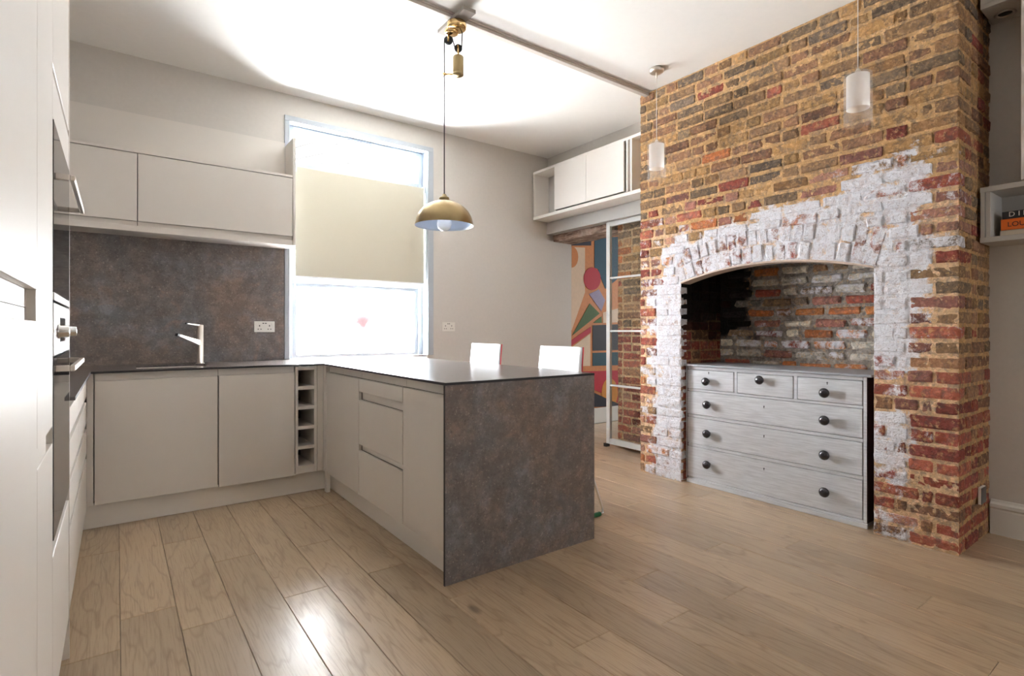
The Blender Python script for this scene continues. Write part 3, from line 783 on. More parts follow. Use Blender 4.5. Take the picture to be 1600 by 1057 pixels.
# ------------------------------------------------------------------ wall unit over the opening
U = thing('wall_unit', (3.78, 3.8, 2.36), 'long white wall unit with two doors and open ends, above the grey beam', 'wall cabinet')
ux0, ux1, uz0, uz1, uy0, uy1 = 3.672, XR-.001, 2.362, 2.885, 2.935, YB-.012
B(ux0, ux1, uy0, uy1, uz1-.026, uz1).build('top_panel', M_SHELFW, U, bev=.0015)
B(ux0, ux1, uy0, uy1, uz0, uz0+.032).build('bottom_panel', M_SHELFW, U, bev=.0015)
B(ux1-.008, ux1, uy0, uy1, uz0+.032, uz1-.026).build('back_panel', M_SHELFG, U)
for y in (uy1-.018, 4.235, 3.262, 3.215): B(ux0+.004, ux1-.008, y-.018 if y != uy1-.018 else y, y if y != uy1-.018 else uy1, uz0+.032, uz1-.026).build('divider', M_SHELFW, U)
for (a, b) in ((3.767, 4.232), (3.284, 3.763)): B(ux0-.006, ux0+.012, a, b, uz0+.046, uz1-.028).build('door', M_SHELFW, U, bev=.0015)
MB().cyl((3.8, 4.27, uz1-.032), (3.8, 4.27, uz1-.026), .022).build('puck_light', M_STAIN, U)

# ------------------------------------------------------------------ alcove shelves, books
AX = 3.78
A = thing('alcove_shelf', (3.9, .3, 1.63), 'grey open shelf box holding books, beside the brick chimney', 'shelf')
B(AX, XA, -1.2, CY0-.01, 1.905, 1.932).build('top_panel', M_SHELFG, A, bev=.0015)
B(AX, XA, -1.2, CY0-.01, 1.632, 1.66).build('bottom_panel', M_SHELFG, A, bev=.0015)
B(AX+.002, XA, CY0-.03, CY0-.012, 1.66, 1.905).build('side_panel', M_SHELFG, A)
B(AX+.008, XA, CY0-.052, CY0-.033, 1.66, 1.905).build('side_panel', M_SHELFG, A)
B(XA-.01, XA, -1.2, CY0-.052, 1.66, 1.905).build('back_panel', M_SHELFG, A)
XA_ = XA-.0015
T = thing('alcove_cabinet', (3.9, .0, 1.94), 'pale tall wall cabinet standing on the shelf box at the right edge', 'wall cabinet')
B(AX+.02, XA_, .657, .675, 1.936, 2.895).build('side_panel', M_SHELFW, T)
B(AX+.02, XA_, -1.2, .657, 1.936, 1.955).build('bottom_panel', M_SHELFW, T)
for a, b in ((.27, .674), (-.14, .266), (-.55, -.144)): B(AX, AX+.019, a, b, 1.94, 2.893).build('door', M_SHELFW, T, bev=.0015)
H_ = thing('alcove_soffit', (3.9, .0, 2.9), 'grey boxed soffit with a recessed spotlight, above the alcove beside the chimney', 'soffit')
B(AX, XA, -1.2, CY0-.012, 2.9, 2.925).build('underside_panel', M_SHELFG, H_, bev=.0015)
B(AX+.002, AX+.02, -1.2, CY0-.012, 2.925, ZC).build('fascia', M_SHELFG, H_)
sp = MB().lathe((3.93, .765, 2.9), [(.045, 0), (.047, -.004), (.036, -.006), (.03, .0)], n=28).build('spotlight', M_STAIN, H_)
MB().lathe((3.93, .765, 2.9), [(.03, -.0005), (.018, -.003), (0, -.002)], n=20).build('lens', M_BLACK, sp)
def text_part(parent, name, body, size, mat, M, ext=.0006):
    cu = bpy.data.curves.new(name, 'FONT'); cu.body = body; cu.size = size; cu.extrude = ext; cu.materials.append(mat); cu.align_x = 'LEFT'
    tmp = bpy.data.objects.new('tmp', cu); COL.objects.link(tmp)
    dg = bpy.context.evaluated_depsgraph_get(); me = bpy.data.meshes.new_from_object(tmp.evaluated_get(dg)); bpy.data.objects.remove(tmp)
    o = bpy.data.objects.new(name, me); COL.objects.link(o); o.parent = parent; o.matrix_basis = M; return o
# book: spine towards the room (-X), lying flat
def book(z0, z1, y1, x0, mat, label, words, wm, ws, y0):
    b = thing('book', (x0+.08, (y0+y1)/2, z0), label, 'book', 'books in the alcove shelf')
    m = MB(); m.box(x0, x0+.15, y0, y1, z0, z0+.004); m.box(x0, x0+.15, y0, y1, z1-.004, z1); m.box(x0, x0+.004, y0, y1, z0+.004, z1-.004); m.build('cover', mat, b, bev=.001)
    B(x0+.006, x0+.145, y0+.004, y1-.004, z0+.004, z1-.004).build('pages', plain('paper', srgb(225, 220, 208), .8), b)
    for (s_, yy, rot) in words:
        Mw = Matrix.Translation((x0-.0012, yy, z0+(z1-z0)*.28)) @ Matrix.Rotation(-PI/2, 4, 'Z') @ Matrix.Rotation(PI/2, 4, 'X')
        if rot: Mw = Matrix.Translation((x0-.0012, yy, z0+(z1-z0)*.22)) @ Matrix.Rotation(-PI/2, 4, 'Z') @ Matrix.Rotation(PI/2, 4, 'X')
        Mw = Matrix.Translation(-Vector(b['_w'])) @ Mw
        text_part(b, 'lettering', s_, ws, wm, Mw)
    return b
book(1.661, 1.697, .772, 3.86, M_CREAM, 'cream book at the bottom of the stack in the alcove shelf', [], M_INK, .02, .5)
book(1.698, 1.756, .768, 3.855, M_ORANGE, 'orange book in the middle of the stack, lettered LOUIS', [('LOUIS', .742, 0)], M_INK, .036, .5)
book(1.757, 1.797, .764, 3.86, M_BLACK, 'black book with pale lettering on top of the stack', [('D', .738, 0), ('I M', .700, 0)], M_PALE, .036, .5)
# metal socket plate low on the chimney side
so = thing('side_socket', (3.82, CY0-.01, .257), 'small dark metal socket plate low on the side of the brick chimney', 'socket')
B(3.775, 3.862, CY0-.016, CY0-.004, .21, .30).build('back_box', M_SHELFW, so); B(3.778, 3.862, CY0-.019, CY0-.016, .212, .298).build('face_plate', plain('dark_steel', (.12, .12, .12, 1), .35, .8), so)

# ------------------------------------------------------------------ chest of drawers in the fireplace
K = thing('chest_of_drawers', (3.7, 1.905, 0), 'grey washed chest of drawers with dark round knobs standing in the fireplace', 'chest of drawers')
cx, ya, yb = 3.52, 1.288, 2.522
m = MB(); m.box(cx, cx+.44, ya, ya+.02, .03, .884); m.box(cx, cx+.44, yb-.02, yb, .03, .884); m.box(cx+.42, cx+.44, ya+.02, yb-.02, .03, .884); m.box(cx+.012, cx+.42, ya+.02, yb-.02, .032, .05)
m.build('carcass', plain('dark_stained_side', srgb(70, 42, 44), .5), K)
rows = [(.045, .276), (.302, .497), (.523, .695), (.716, .858)]
m = MB(); m.box(cx-.001, cx+.02, ya, ya+.02, .03, .884); m.box(cx-.001, cx+.02, yb-.012, yb+.001, .03, .884)
for a, b in ((.028, .043), (.279, .299), (.500, .520), (.698, .713), (.861, .884)): m.box(cx, cx+.02, ya+.02, yb-.012, a, b)
for y in (2.113, 1.698): m.box(cx, cx+.02, y-.011, y+.011, .713, .861)
m.build('front_frame', M_CHEST, K, bev=.002)
m = MB()
m.box(cx-.024, cx+.45, ya-.03, yb+.036, .884, .9); m.build('top', [M_CHESTTOP], K, bev=.006, seg=3)
B(cx-.021, cx-.0, ya-.029, yb+.034, .8835, .8985).build('top_edge', M_CHEST, K, bev=.005, seg=3)
B(cx-.012, cx+.0, ya-.006, yb-.01, 0, .03).build('plinth_strip', M_CHEST, K, bev=.003)
B(cx+.0, cx+.4, ya+.01, yb-.02, 0, .03).build('plinth', M_CHEST, K)
def knob(x, y, z, par, r=.03):
    return MB().lathe((x, y, z), [(0, 0), (.013, 0), (.011, .012), (.015, .02), (r*.95, .028), (r*1.02, .038), (r*.9, .047), (r*.5, .054), (0, .056)], (-1, 0, 0), 24).build('knob', M_KNOB, par)
def drawer(y0, y1, z0, z1, knobs, key):
    d = B(cx-.003, cx+.33, y0, y1, z0, z1).build('drawer', M_CHEST, K, bev=.003)
    for (ky, kz) in knobs: knob(cx-.003, ky, kz, d)
    if key:
        m = MB(); m.cyl((cx-.0045, key[0], key[1]+.004), (cx-.0025, key[0], key[1]+.004), .004, n=10); m.box(cx-.0045, cx-.0025, key[0]-.002, key[0]+.002, key[1]-.009, key[1]+.003); m.build('keyhole', M_BLACK, d)
e = .003
drawer(2.124+e, 2.510-e, .716, .858, [(2.329, .780)], (2.325, .842)); drawer(1.709+e, 2.102-e, .716, .858, [(1.919, .822)], None); drawer(1.308+e, 1.687-e, .716, .858, [(1.508, .774)], (1.505, .832))
for (a, b), kz in zip(rows[:3][::-1], (.610, .397, .170)): drawer(1.308+e, 2.510-e, a, b, [(2.321, kz), (1.508, kz-.004)], (1.905, b-.055))

# ------------------------------------------------------------------ kitchen: base units, worktop, splashback
def cabinet(name, loc, label): return thing(name, loc, label, 'cabinet', 'handleless kitchen units')
YD = 3.92; DT = .02; DZ0, DZ1 = .146, .862
c1 = cabinet('base_cabinet', (.2, 4.2, 0), 'wide beige base cabinet under the sink and tap')
m = MB(); m.box(-.10, .535, YD+.045, YB, .15, .9); m.build('carcass', M_CABIN, c1) if False else None
def carcass(x0, x1, par): 
    m = MB(); m.box(x0, x1, YD+.03, YD+.048, .15, .86); m.box(x0, x0+.016, YD+.048, YB-.02, .15, .9); m.box(x1-.016, x1, YD+.048, YB-.02, .15, .9); m.box(x0+.016, x1-.016, YD+.048, YB-.02, .15, .166); m.build('carcass', M_CABIN, par)
    B(x0, x1, YD+.022, YD+.03, .862, .906).build('grip_rail', M_CAB, par)
carcass(-.102, .53, c1)
B(-.102, .527, YD, YD+DT, DZ0, DZ1).build('door', M_CAB, c1, bev=.0015)
c2 = cabinet('base_cabinet', (.77, 4.2, 0), 'beige base cabinet between the sink unit and the wine rack')
carcass(.532, 1.004, c2); B(.534, 1.0025, YD, YD+DT, DZ0-.006, DZ1).build('door', M_CAB, c2, bev=.0015)
# corner filler post at the left
tag(B(-.137, -.107, YD-.001, YD+.02, .146, .905).build('corner_post', M_CAB, bev=.001), 'narrow beige corner post left of the sink cabinet', 'filler panel', 'corner filler panels')
# wine rack
wr = thing('wine_rack', (1.08, 4.1, .15), 'slim beige wine rack with five square pigeonholes', 'wine rack')
wx0, wx1 = 1.008, 1.154
cells = [(.773, .876), (.611, .757), (.468, .598), (.333, .455), (.203, .320)]
cells = [(.762, .876), (.622, .738), (.482, .598), (.342, .458), (.202, .318)]
m = MB(); m.box(wx0, wx0+.018, YD, YD+.5, .15, .9); m.box(wx1-.018, wx1, YD, YD+.5, .15, .9)
edges = [.15, .202, .318, .342, .458, .482, .598, .622, .738, .762, .876, .9]
m.build('side_panel', M_CAB, wr, bev=.001)
for a, b in ((.15, .202), (.318, .342), (.458, .482), (.598, .622), (.738, .762), (.876, .9)): B(wx0+.018, wx1-.018, YD, YD+.48, a, b).build('shelf', M_CAB, wr, bev=.001)
B(wx0+.018, wx1-.018, YD+.36, YD+.37, .202, .876).build('back_panel', M_RACKIN, wr)
f = B(1.158, 1.2, YD+.003, YD+.022, .15, .905).build('corner_filler', M_CAB, bev=.001); tag(f, 'narrow beige filler strip in the corner right of the wine rack', 'filler panel', 'corner filler panels')
# plinths
o = B(-.2, 1.26, 3.974, 3.99, 0, .146).build('plinth', M_PLINTH_LIT, bev=.001); tag(o, 'long beige plinth under the sink cabinets', 'plinth')
o = B(1.26, 1.276, 2.142, 3.974, 0, .146).build('plinth', M_PLINTH_LIT, bev=.001); tag(o, 'beige plinth under the peninsula drawers', 'plinth')
# peninsula units, doors face -X
XD = 1.2
g1 = cabinet('corner_cabinet', (1.5, 3.5, 0), 'beige peninsula cabinet door nearest the wine rack corner')
def pen(par, y0, y1):
    m = MB(); m.box(XD+.03, XD+.048, y0, y1, .15, .86); m.box(XD+.048, 1.8, y0, y0+.016, .15, .9); m.box(XD+.048, 1.8, y1-.016, y1, .15, .9); m.box(1.784, 1.8, y0+.016, y1-.016, .15, .9); m.box(XD+.048, 1.784, y0+.016, y1-.016, .15, .166); m.build('carcass', M_CABIN, par)
    B(XD+.022, XD+.03, y0, y1, .862, .906).build('grip_rail', M_CAB, par)
pen(g1, 3.218, 3.848); B(XD, XD+DT, 3.2195, 3.8465, DZ0, .860).build('door', M_CAB, g1, bev=.0015)
B(XD, XD+DT, 3.853, 3.918, DZ0, .905).build('filler_strip', M_CAB, g1, bev=.001); B(1.205, 1.23, 3.86, 3.905, 0, .146).build('foot', M_CAB, g1)
g2 = cabinet('drawer_cabinet', (1.5, 2.9, 0), 'beige peninsula unit with three handleless drawers')
pen(g2, 2.588, 3.215)
for a, b in ((.780, .860), (.457, .730), (.146, .417)): B(XD, XD+DT, 2.590, 3.213, a, b).build('drawer', M_CAB, g2, bev=.0015)
for a, b in ((.732, .778), (.419, .455)):
    m = MB(); m.box(XD+.022, XD+.03, 2.589, 3.2135, a, b); m.build('grip_rail', M_CAB, g2)
g3 = cabinet('end_cabinet', (1.5, 2.4, 0), 'beige peninsula cabinet door beside the dark end panel')
pen(g3, 2.142, 2.585); B(XD, XD+DT, 2.1425, 2.584, DZ0, .860).build('door', M_CAB, g3, bev=.0015)
bp = B(1.801, 1.82, 2.142, YB, 0, .905).build('back_panel', M_CAB); tag(bp, 'beige back panel of the peninsula on the stool side', 'panel')
# worktop
TZ0, TZ1 = .908, .92
wt = thing('worktop', (1.0, 4.0, .908), 'thin dark stone-look worktop wrapping round the kitchen and peninsula', 'worktop')
SX0, SX1, SY0, SY1 = .10, .50, 4.03, 4.36
YW = 3.899
m = MB(); m.box(-.75, -.119, 2.466, YW, TZ0, TZ1); m.box(-.75, SX0, YW, YB, TZ0, TZ1); m.box(SX1, 1.194, YW, YB, TZ0, TZ1); m.box(SX0, SX1, YW, SY0, TZ0, TZ1); m.box(SX0, SX1, SY1, YB, TZ0, TZ1)
m.box(1.194, 2.137, 2.128, YB, TZ0, TZ1); m.box(1.14, 2.387, YB, 4.70, TZ0, TZ1)
m.build('slab', M_TOP, wt)
m = MB(); e_ = .0008
m.box(-.119, -.119+e_, 2.466, YW, TZ0, TZ1); m.box(-.119, 1.194, YW-e_, YW, TZ0, TZ1); m.box(1.194-e_, 1.194, 2.128, YW, TZ0, TZ1); m.box(1.194-e_, 2.137+e_, 2.128-e_, 2.128, TZ0, TZ1); m.box(2.137, 2.137+e_, 2.128, YB, TZ0, TZ1)
m.build('edge', M_STEDGE, wt, label='dark cut edge')
wf = thing('waterfall_panel', (1.66, 2.134, 0), 'dark mottled stone-look end panel of the peninsula, reaching the floor', 'end panel')
B(1.194, 2.137, 2.128, 2.14, .122, .9075).build('upper_panel', M_STONE, wf); B(1.194, 2.137, 2.1285, 2.14, 0, .1212).build('lower_panel', M_STONE, wf)
m = MB(); m.box(1.1925, 1.1938, 2.1278, 2.1402, 0, .9075); m.build('edge', M_STEDGE, wf, label='black side edge')
spb = tag(B(-.75, 1.094, YB-.012, YB-.001, .9205, 1.822).build('splashback', M_STONE), 'dark rust-mottled stone-look splashback behind the tap', 'splashback')
# sink
sk = thing('sink', (.3, 4.19, .74), 'undermounted dark sink sunk in the worktop left of the tap', 'sink')
m = MB(); t_ = .004
m.box(SX0-t_, SX0, SY0-t_, SY1+t_, .74, .907); m.box(SX1, SX1+t_, SY0-t_, SY1+t_, .74, .907); m.box(SX0, SX1, SY0-t_, SY0, .74, .907); m.box(SX0, SX1, SY1, SY1+t_, .74, .907); m.box(SX0-t_, SX1+t_, SY0-t_, SY1+t_, .736, .74)
m.build('basin', M_STAIN, sk); MB().cyl((.3, 4.2, .74), (.3, 4.2, .743), .045).build('waste', M_CHROME, sk)
# tap
tp = thing('tap', (.483, 4.42, .92), 'brushed nickel mixer tap with a flat lever on the worktop', 'tap')
MB().lathe((.483, 4.42, .92), [(0, 0), (.028, 0), (.028, .004), (.0215, .006), (.0215, .272), (.019, .276), (0, .276)], n=24).build('body', M_STAIN, tp)
d = Vector((-.70, -.71, 0)).normalized()
def wedge(p0, p1, w0, h0, w1, h1):
    p0, p1 = Vector(p0), Vector(p1); a = (p1-p0).normalized(); s_ = a.cross(Vector((0, 0, 1))).normalized(); u = s_.cross(a); vs = []
    for p, w_, h in ((p0, w0, h0), (p1, w1, h1)): vs += [p-s_*w_-u*h, p+s_*w_-u*h, p+s_*w_+u*h, p-s_*w_+u*h]
    return MB().add(vs, [(0, 1, 2, 3), (7, 6, 5, 4), (0, 4, 5, 1), (1, 5, 6, 2), (2, 6, 7, 3), (3, 7, 4, 0)])
c0 = Vector((.483, 4.42, 1.068)); s1 = wedge(c0+d*.012, c0+d*.205+Vector((0, 0, .055)), .014, .02, .011, .0085).build('spout', M_STAIN, tp, bev=.003)
wedge(c0+d*.205+Vector((0, 0, .055)), c0+d*.222+Vector((0, 0, .060)), .0112, .0087, .0112, .0087).build('nozzle', M_BLACK, s1)
c0 = Vector((.483, 4.42, 1.19)); l1 = wedge(c0-d*.018, c0+d*.125+Vector((0, 0, .014)), .012, .006, .006, .004).build('lever', M_STAIN, tp, bev=.002)
wedge(c0+d*.125+Vector((0, 0, .014)), c0+d*.138+Vector((0, 0, .0155)), .0065, .0045, .0065, .0045).build('lever_tip', M_BLACK, l1)

# upper cabinets
YU = 4.35
u1 = cabinet('upper_cabinet', (-.2, 4.47, 1.82), 'shorter beige wall cabinet nearest the tall oven unit'); u2 = cabinet('upper_cabinet', (.6, 4.47, 1.82), 'long beige wall cabinet over the tap, next to the window')
for par, x0, x1 in ((u1, -.76, .1115), (u2, .1145, 1.098)):
    B(x0+.001, x1-.001, YU, YU+.019, 1.885, 2.334).build('door', M_CAB, par, bev=.0015)
    m = MB(); m.box(x0, x1, YU+.021, YB-.002, 1.855, 2.338); m.build('carcass', M_CABIN, par)
    B(x0, x1, YU+.0195, YU+.0209, 1.8555, 1.884).build('grip_rail', M_CAB, par)
ur = thing('upper_surround', (.4, 4.47, 1.815), 'beige open-topped surround with end panel, framing the wall cabinets', 'cabinet surround')
B(-.76, 1.098, YU, YB-.013, 1.815, 1.8535).build('light_pelmet', M_CAB, ur, bev=.001)
B(-.76, 1.098, YU, YB-.02, 2.339, 2.357).build('top_shelf', M_CAB, ur, bev=.001)
B(-.76, 1.098, YB-.019, YB-.002, 2.357, 2.675).build('back_panel', M_CAB, ur)
B(1.1, 1.12, YU-.002, YB-.016, 1.815, 2.648).build('end_panel', M_CAB, ur, bev=.0015)

# left run of drawers under the left worktop, facing +X
XF = -.135
lr = cabinet('drawer_cabinet', (-.4, 3.1, 0), 'beige drawer unit in the left run beyond the tall oven unit')
m = MB(); m.box(-.745, XF-.03, 2.47, 3.95, .15, .906); m.build('carcass', M_CAB, lr)
for a, b in ((2.472, 3.07), (3.073, 3.87)):
    for c, d2 in ((.146, .43), (.46, .60), (.63, .75), (.78, .875)): B(XF-.02, XF-.001, a, b, c, d2).build('drawer', M_CAB, lr, bev=.0015)
B(-.2, XF-.03, 2.47, 3.974, 0, .15).build('plinth', M_CAB, lr)

# ------------------------------------------------------------------ tall units on the left, facing +X
def tall(name, y0, y1, label):
    t = thing(name, (-.4, (y0+y1)/2, 0), label, 'cabinet', 'tall kitchen units'); return t
TD = .02
t1 = tall('tall_cabinet', .3, 1.508, 'tall pale cabinet nearest the camera with a recessed grip at mid height')
TC = -.185
m = MB(); m.box(-.75, TC, -.2, 1.5095, .13, 2.75); m.build('carcass', M_CAB, t1)
B(XF-.016, XF, .906, 1.5085, 1.244, 2.74).build('upper_door', M_CAB, t1, bev=.0015)
B(XF-.016, XF, .906, 1.5085, .146, 1.178).build('lower_door', M_CAB, t1, bev=.0015)
B(XF-.016, XF, .3, .903, 1.244, 2.74).build('upper_door', M_CAB, t1, bev=.0015); B(XF-.016, XF, .3, .903, .146, 1.178).build('lower_door', M_CAB, t1, bev=.0015)
B(XF-TD, XF, -.2, .297, .146, 2.74).build('side_door', M_CAB, t1, bev=.0015)
m = MB(); m.box(TC, XF-.001, 1.499, 1.5095, 1.178, 1.244); m.box(TC, XF-.0165, .3, 1.499, 1.10, 1.2045); m.box(TC, XF-.0165, .3, 1.499, 1.2065, 1.30); m.build('grip_recess', M_CAB, t1)
t2 = tall('tall_cabinet', 1.51, 1.848, 'narrow tall pale cabinet between the nearest unit and the ovens')
B(-.75, TC, 1.5105, 1.8475, .13, 2.75).build('carcass', M_CAB, t2)
B(XF-TD, XF, 1.5115, 1.8470, .906, 2.74).build('upper_door', M_CAB, t2, bev=.0015); B(XF-TD, XF, 1.5115, 1.8470, .146, .862).build('lower_door', M_CAB, t2, bev=.0015)
m = MB(); m.box(TC, XF-.003, 1.5105, 1.72, .862, .906); m.build('grip_recess', M_CAB, t2)
t3 = tall('oven_housing', 1.85, 2.463, 'tall pale housing around the two built-in ovens')
m = MB(); m.box(-.75, XF, 1.8485, 1.853, .13, 2.75); m.box(-.75, XF+.0015, 2.4485, 2.464, .0, 2.75); m.box(-.75, -.7, 1.853, 2.4485, .13, 2.75); m.box(-.7, XF-.022, 1.853, 2.4485, 1.72, 2.75); m.box(-.7, XF-.022, 1.853, 2.4485, .13, .60)
m.build('carcass', M_CAB, t3)
B(XF-TD, XF, 1.854, 2.447, 1.862, 2.74).build('upper_door', M_CAB, t3, bev=.0015); B(XF-TD, XF, 1.854, 2.447, 1.722, 1.838).build('filler_panel', M_CAB, t3, bev=.0015); B(XF-TD, XF, 1.854, 2.447, .146, .560).build('drawer', M_CAB, t3, bev=.0015)
pl = B(-.7, -.19, -.2, 2.44, 0, .128).build('plinth', M_CAB); tag(pl, 'pale plinth under the tall units', 'plinth')
M_OVG = plain('black_oven_glass', (.015, .017, .02, 1), .04, spec=.9); M_OVS = plain('oven_steel', (.55, .53, .52, 1), .22, 1.0)
def handle(par, zc, y0, y1):
    h = B(XF+.032, XF+.044, y0, y1, zc-.006, zc+.010).build('handle', M_STAIN, par, bev=.002)
    for a in (y0, y1-.016): B(XF+.002, XF+.0315, a, a+.016, zc-.006, zc+.010).build('bracket', M_STAIN, h, bev=.001)
ov1 = thing('compact_oven', (-.3, 2.15, 1.235), 'compact black glass oven in the upper half of the oven housing', 'oven', 'built-in ovens')
B(-.68, XF-.02, 1.858, 2.444, 1.25, 1.715).build('body', M_OVS, ov1); B(XF-.0195, XF+.002, 1.856, 2.446, 1.262, 1.716).build('glass_front', M_OVG, ov1, bev=.001); B(XF-.0195, XF+.003, 1.856, 2.446, 1.238, 1.26).build('trim', M_OVS, ov1, bev=.001); handle(ov1, 1.575, 1.90, 2.42)
ov2 = thing('lower_oven', (-.3, 2.15, .6), 'black glass oven with steel control panel below the compact oven', 'oven', 'built-in ovens')
B(-.68, XF-.02, 1.858, 2.444, .605, 1.232).build('body', M_OVS, ov2); B(XF-.0195, XF+.002, 1.856, 2.446, .602, 1.085).build('glass_front', M_OVG, ov2, bev=.001)
cp = B(XF-.0195, XF+.002, 1.856, 2.446, 1.09, 1.232).build('control_panel', M_OVS, ov2, bev=.001)
for y in (1.98, 2.32): MB().lathe((XF+.002, y, 1.155), [(0, 0), (.021, 0), (.021, .004), (.017, .006), (.016, .024), (.014, .026), (0, .026)], (1, 0, 0), 24).build('dial', M_CHROME, cp)
B(XF+.002, XF+.003, 2.06, 2.24, 1.125, 1.195).build('display', M_OVG, cp); handle(ov2, 1.052, 1.90, 2.42)

# ------------------------------------------------------------------ wall sockets
def socket(x0, x1, z0, z1, y, label, usb=True):
    s = thing('wall_socket', ((x0+x1)/2, y, z0), label, 'socket')
    B(x0, x1, y-.008, y, z0, z1).build('face_plate', M_PLATE, s, bev=.002)
    m = MB(); w_ = x1-x0; h = z1-z0; f = y-.0088
    for c in (x0+w_*.26, x0+w_*.74):
        m.box(c-.0035, c+.0035, f, f+.002, z0+h*.52, z0+h*.66); m.box(c-.014, c-.006, f, f+.002, z0+h*.24, z0+h*.32); m.box(c+.006, c+.014, f, f+.002, z0+h*.24, z0+h*.32)
    if usb:
        for c in (x0+w_*.44, x0+w_*.56): m.box(c-.006, c+.006, f, f+.002, z0+h*.78, z0+h*.86)
    m.build('pin_holes', M_BLACK, s)
    for c in (x0+w_*.12, x0+w_*.88): B(c-.006, c+.006, y-.0115, y-.008, z0+h*.62, z0+h*.86).build('switch', M_PLATE, s, bev=.001)
socket(.869, 1.020, 1.142, 1.228, YB-.012, 'steel double socket on the dark splashback left of the window')
socket(2.545, 2.69, 1.148, 1.236, YB, 'steel double socket on the plaster wall right of the window')

# ------------------------------------------------------------------ ceiling trim and lamps
m = MB(); m.box(-.7, XC-.002, 2.832, 2.872, ZC-.03, ZC); m.box(-.7, XC-.002, 2.822, 2.882, ZC-.012, ZC)
struct(m.build('trim_1', M_TRIM, bev=.002), 'narrow grey-brown batten across the ceiling')
P0 = thing('pulley_pendant', (1.64, 2.86, ZC-.03), 'brass rise-and-fall pendant with dome shade hanging over the peninsula', 'pendant lamp')
B(1.628, 1.71, 2.68, 3.0, ZC-.053, ZC-.031).build('mounting_board', plain('board_paint', srgb(150, 142, 134), .6), P0, bev=.001)
rz = ZC-.0535
m = MB(); m.lathe((1.668, 2.83, rz), [(0, 0), (.056, 0), (.058, -.006), (.058, -.034), (.05, -.040), (0, -.041)], n=36); m.build('ceiling_rose', M_BRASSP, P0)
m = MB(); m.lathe((1.655, 2.87, rz), [(0, -.03), (.04, -.03), (.042, -.036), (.042, -.050), (.035, -.055), (0, -.055)], n=30); m.build('rose_boss', M_BRASSP, P0)
pc = Vector((1.647, 2.893, rz-.085)); ad = Vector((.80, -.60, 0))
pw = MB().lathe(pc-ad.cross(Vector((0, 0, 1)))*.006, [(0, 0), (.026, 0), (.026, .003), (.021, .006), (.026, .009), (.026, .012), (0, .012)], ad.cross(Vector((0, 0, 1))), 24).build('pulley_wheel', M_BLACK, P0)
m = MB()
q = ad.cross(Vector((0, 0, 1)))
for s_ in (-1, 1):
    a = pc+q*(s_*.010); m.cyl(a+Vector((0, 0, -.012)), a+Vector((0, 0, .045)), .006, n=10)
m.build('pulley_fork', M_BRASSP, pw)
shade_c = Vector((1.647, 2.893, 0))-ad*.026
xs, ys = shade_c.x, shade_c.y
wp = pc+ad*.060; wz = 2.845
MB().tube([(xs, ys, 1.99), (xs, ys, pc.z)]+[tuple(pc+Vector((0, 0, .027))*math.sin(t)-ad*(.027*math.cos(t))) for t in (PI/6, PI/3, PI/2, 2*PI/3, 5*PI/6)]+[tuple(pc+ad*.027), tuple(Vector((*(wp-ad*.022).xy, wz+.06)))]+[tuple(Vector((wp.x, wp.y, wz+.055))+Vector((0, 0, -.022))*math.sin(t)-ad*(.022*math.cos(t))) for t in (PI/4, PI/2, 3*PI/4)]+[tuple(Vector((*(wp+ad*.022).xy, wz+.06))), tuple(Vector((*(wp+ad*.024).xy, rz-.04)))], .0036, 8).build('cable', M_CABLE, P0)
cw = MB().lathe((wp.x, wp.y, wz), [(0, .012), (.010, .010), (.030, .0), (.034, -.006), (.034, -.100), (.031, -.104), (.034, -.108), (.034, -.116), (.022, -.124), (0, -.126)], n=30).build('counterweight', M_BRASS, P0)
MB().lathe(Vector((wp.x, wp.y, wz+.05))-q*.006, [(0, 0), (.024, 0), (.024, .003), (.019, .006), (.024, .009), (.024, .012), (0, .012)], q, 24).build('pulley_wheel', M_BLACK, cw)
m = MB()
for s_ in (-1, 1): a = Vector((wp.x, wp.y, wz))+q*(s_*.010); m.cyl(a+Vector((0, 0, .008)), a+Vector((0, 0, .062)), .005, n=10)
m.tube([(wp.x, wp.y, wz-.11), (xs, ys, wz-.108)], .0055, 8); m.lathe((xs, ys, wz-.114), [(.004, 0), (.011, 0), (.011, .012), (.004, .012)], n=16); m.build('guide_arm', M_BRASSP, cw)
# dome shade
R_ = .177; zr = 1.806; prof = []
for i in range(15):
    t = i/14*PI/2*.93; prof.append((R_*math.cos(t), .152*math.sin(t)))
outer = [(R_+.003, -.004), (R_+.004, .0)]+prof[1:]+[(.032, .158), (.03, .17), (.018, .175), (.012, .19), (0, .191)]
sh = MB().lathe((xs, ys, zr), outer, n=56).build('shade', M_BRASS, P0)
inner = [(R_+.003, -.004), (R_-.003, -.002)]+[(r_*.975, h*.965) for r_, h in prof[1:]]+[(0, .146)]
MB().lathe((xs, ys, zr), inner, n=56).build('shade_liner', M_LINER, sh)
t = NT('bulb_glass'); t.P(Base_Color=(.95, .95, .95, 1), Roughness=.1); M_BULB = t.m
MB().lathe((xs, ys, zr+.01), [(0, -.048), (.02, -.044), (.038, -.03), (.046, -.008), (.044, .012), (.033, .036), (.018, .055), (.016, .08)], n=28).build('bulb', M_BULB, P0)
MB().cyl((xs, ys, zr+.07), (xs, ys, zr+.15), .02).build('lamp_holder', M_BRASSP, P0)
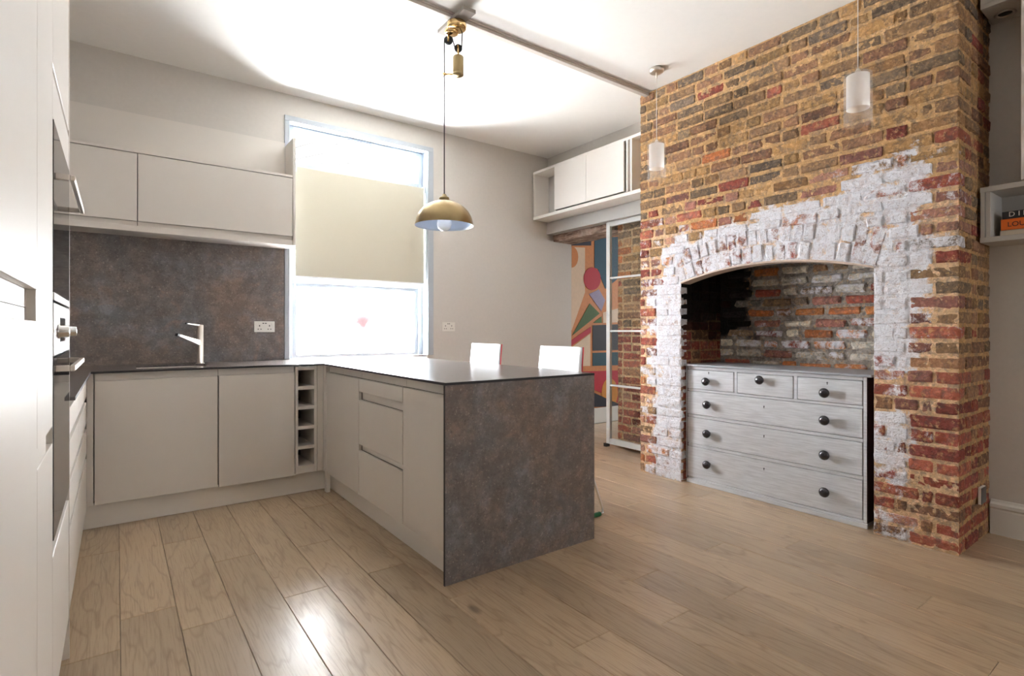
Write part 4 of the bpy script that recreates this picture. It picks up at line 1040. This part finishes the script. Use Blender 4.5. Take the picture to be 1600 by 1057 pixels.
# two small glass pendants
def pendant(x, y, label):
    p = thing('glass_pendant', (x, y, ZC), label, 'pendant lamp')
    def q_(b, n_, m_, **k): return b.build(n_, m_, p, **k)
    q_(MB().lathe((x, y, ZC), [(0, 0), (.05, 0), (.051, -.004), (.051, -.024), (.046, -.029), (0, -.03)], n=32), 'canopy', M_STAIN)
    q_(MB().cyl((x, y, ZC-.07), (x, y, ZC-.029), .006), 'cord_grip', M_STAIN)
    q_(MB().cyl((x, y, 2.555), (x, y, ZC-.05), .0022, n=8), 'cord', plain('clear_cord', srgb(225, 220, 212), .3))
    q_(MB().lathe((x, y, 2.53), [(0, .034), (.006, .033), (.016, .012), (.018, 0), (0, 0)], n=20), 'cap', M_STAIN)
    q_(MB().lathe((x, y, 2.265), [(.0655, 0), (.0655, .262), (.06, .266), (0, .266)], n=40), 'outer_glass', M_OUTG)
    q_(MB().lathe((x, y, 2.345), [(.054, 0), (.054, .178), (0, .181)], n=36), 'inner_diffuser', M_FROSTL)
    return p
pendant(3.2, 2.547, 'small frosted glass pendant hanging near the far corner of the chimney')
pendant(3.2, 1.215, 'small frosted glass pendant hanging in front of the brick above the chest')

# ------------------------------------------------------------------ bar stools
def stool(cy, label):
    s = thing('bar_stool', (2.3, cy, 0), label, 'stool', 'white bar stools at the peninsula')
    hw = .215
    # back and seat shell, profile in (x,z)
    prof = [(2.03, .635), (2.06, .648), (2.16, .645), (2.27, .65), (2.335, .675), (2.365, .73), (2.378, .82), (2.388, .94), (2.40, 1.05)]
    def shell(off, mat, name, w0):
        vs = []; n = 12
        for i, (x, z_) in enumerate(prof):
            a = prof[max(i-1, 0)]; b = prof[min(i+1, len(prof)-1)]; dx, dz = b[0]-a[0], b[1]-a[1]; L = math.hypot(dx, dz); nx, nz = -dz/L, dx/L
            for j in range(n+1):
                u = j/n*2-1; wv = w0*(1-.04*max(0, i-5)/3); bow = -.018*u*u if i > 4 else .012*u*u
                ex, ez = (nx*off+bow, nz*off) if i > 4 else (nx*off, nz*off+bow)
                vs.append((x+ex, cy+u*wv, z_+ez))
        m = MB(); fs = [(i*(n+1)+j, i*(n+1)+j+1, (i+1)*(n+1)+j+1, (i+1)*(n+1)+j) for i in range(len(prof)-1) for j in range(n)]
        m.add(vs, fs, True); o = m.build(name, mat, s); so_ = o.modifiers.new('th', 'SOLIDIFY'); so_.thickness = .006; so_.offset = 0; return o
    shell(.004, M_SHELL, 'seat_shell', hw); shell(-.0035, M_RED, 'outer_shell', hw+.004)
    b0, b1 = 2.06, 2.455
    for sg in (-1, 1):
        yo = cy+sg*.315; yi = cy+sg*.17
        MB().tube([(2.16, yi, .632), (2.12, yi+sg*.03, .56), (b0+.01, yo-sg*.006, .05), (b0, yo, .016), (b0+.03, yo, .011), (b1-.03, yo, .011), (b1-.003, yo, .016), (b1-.006, yo-sg*.005, .05), (2.33, yi+sg*.03, .56), (2.29, yi, .635)], .0085, 10).build('leg_frame', M_CHROME, s)
        MB().cyl((b0+.05, yo, .0145), (b1-.03, yo, .0145), .0135, n=14).build('cuff', M_GREEN, s)
    MB().tube([(2.13, cy-.24, .32), (2.13, cy+.24, .32)], .008).build('footrest', M_CHROME, s)
    return s
stool(2.68, 'white bar stool with red edges at the near end of the peninsula')
stool(3.575, 'white bar stool with red edges at the window end of the peninsula')
for o in S.objects:
    if '_w' in o: del o['_w']
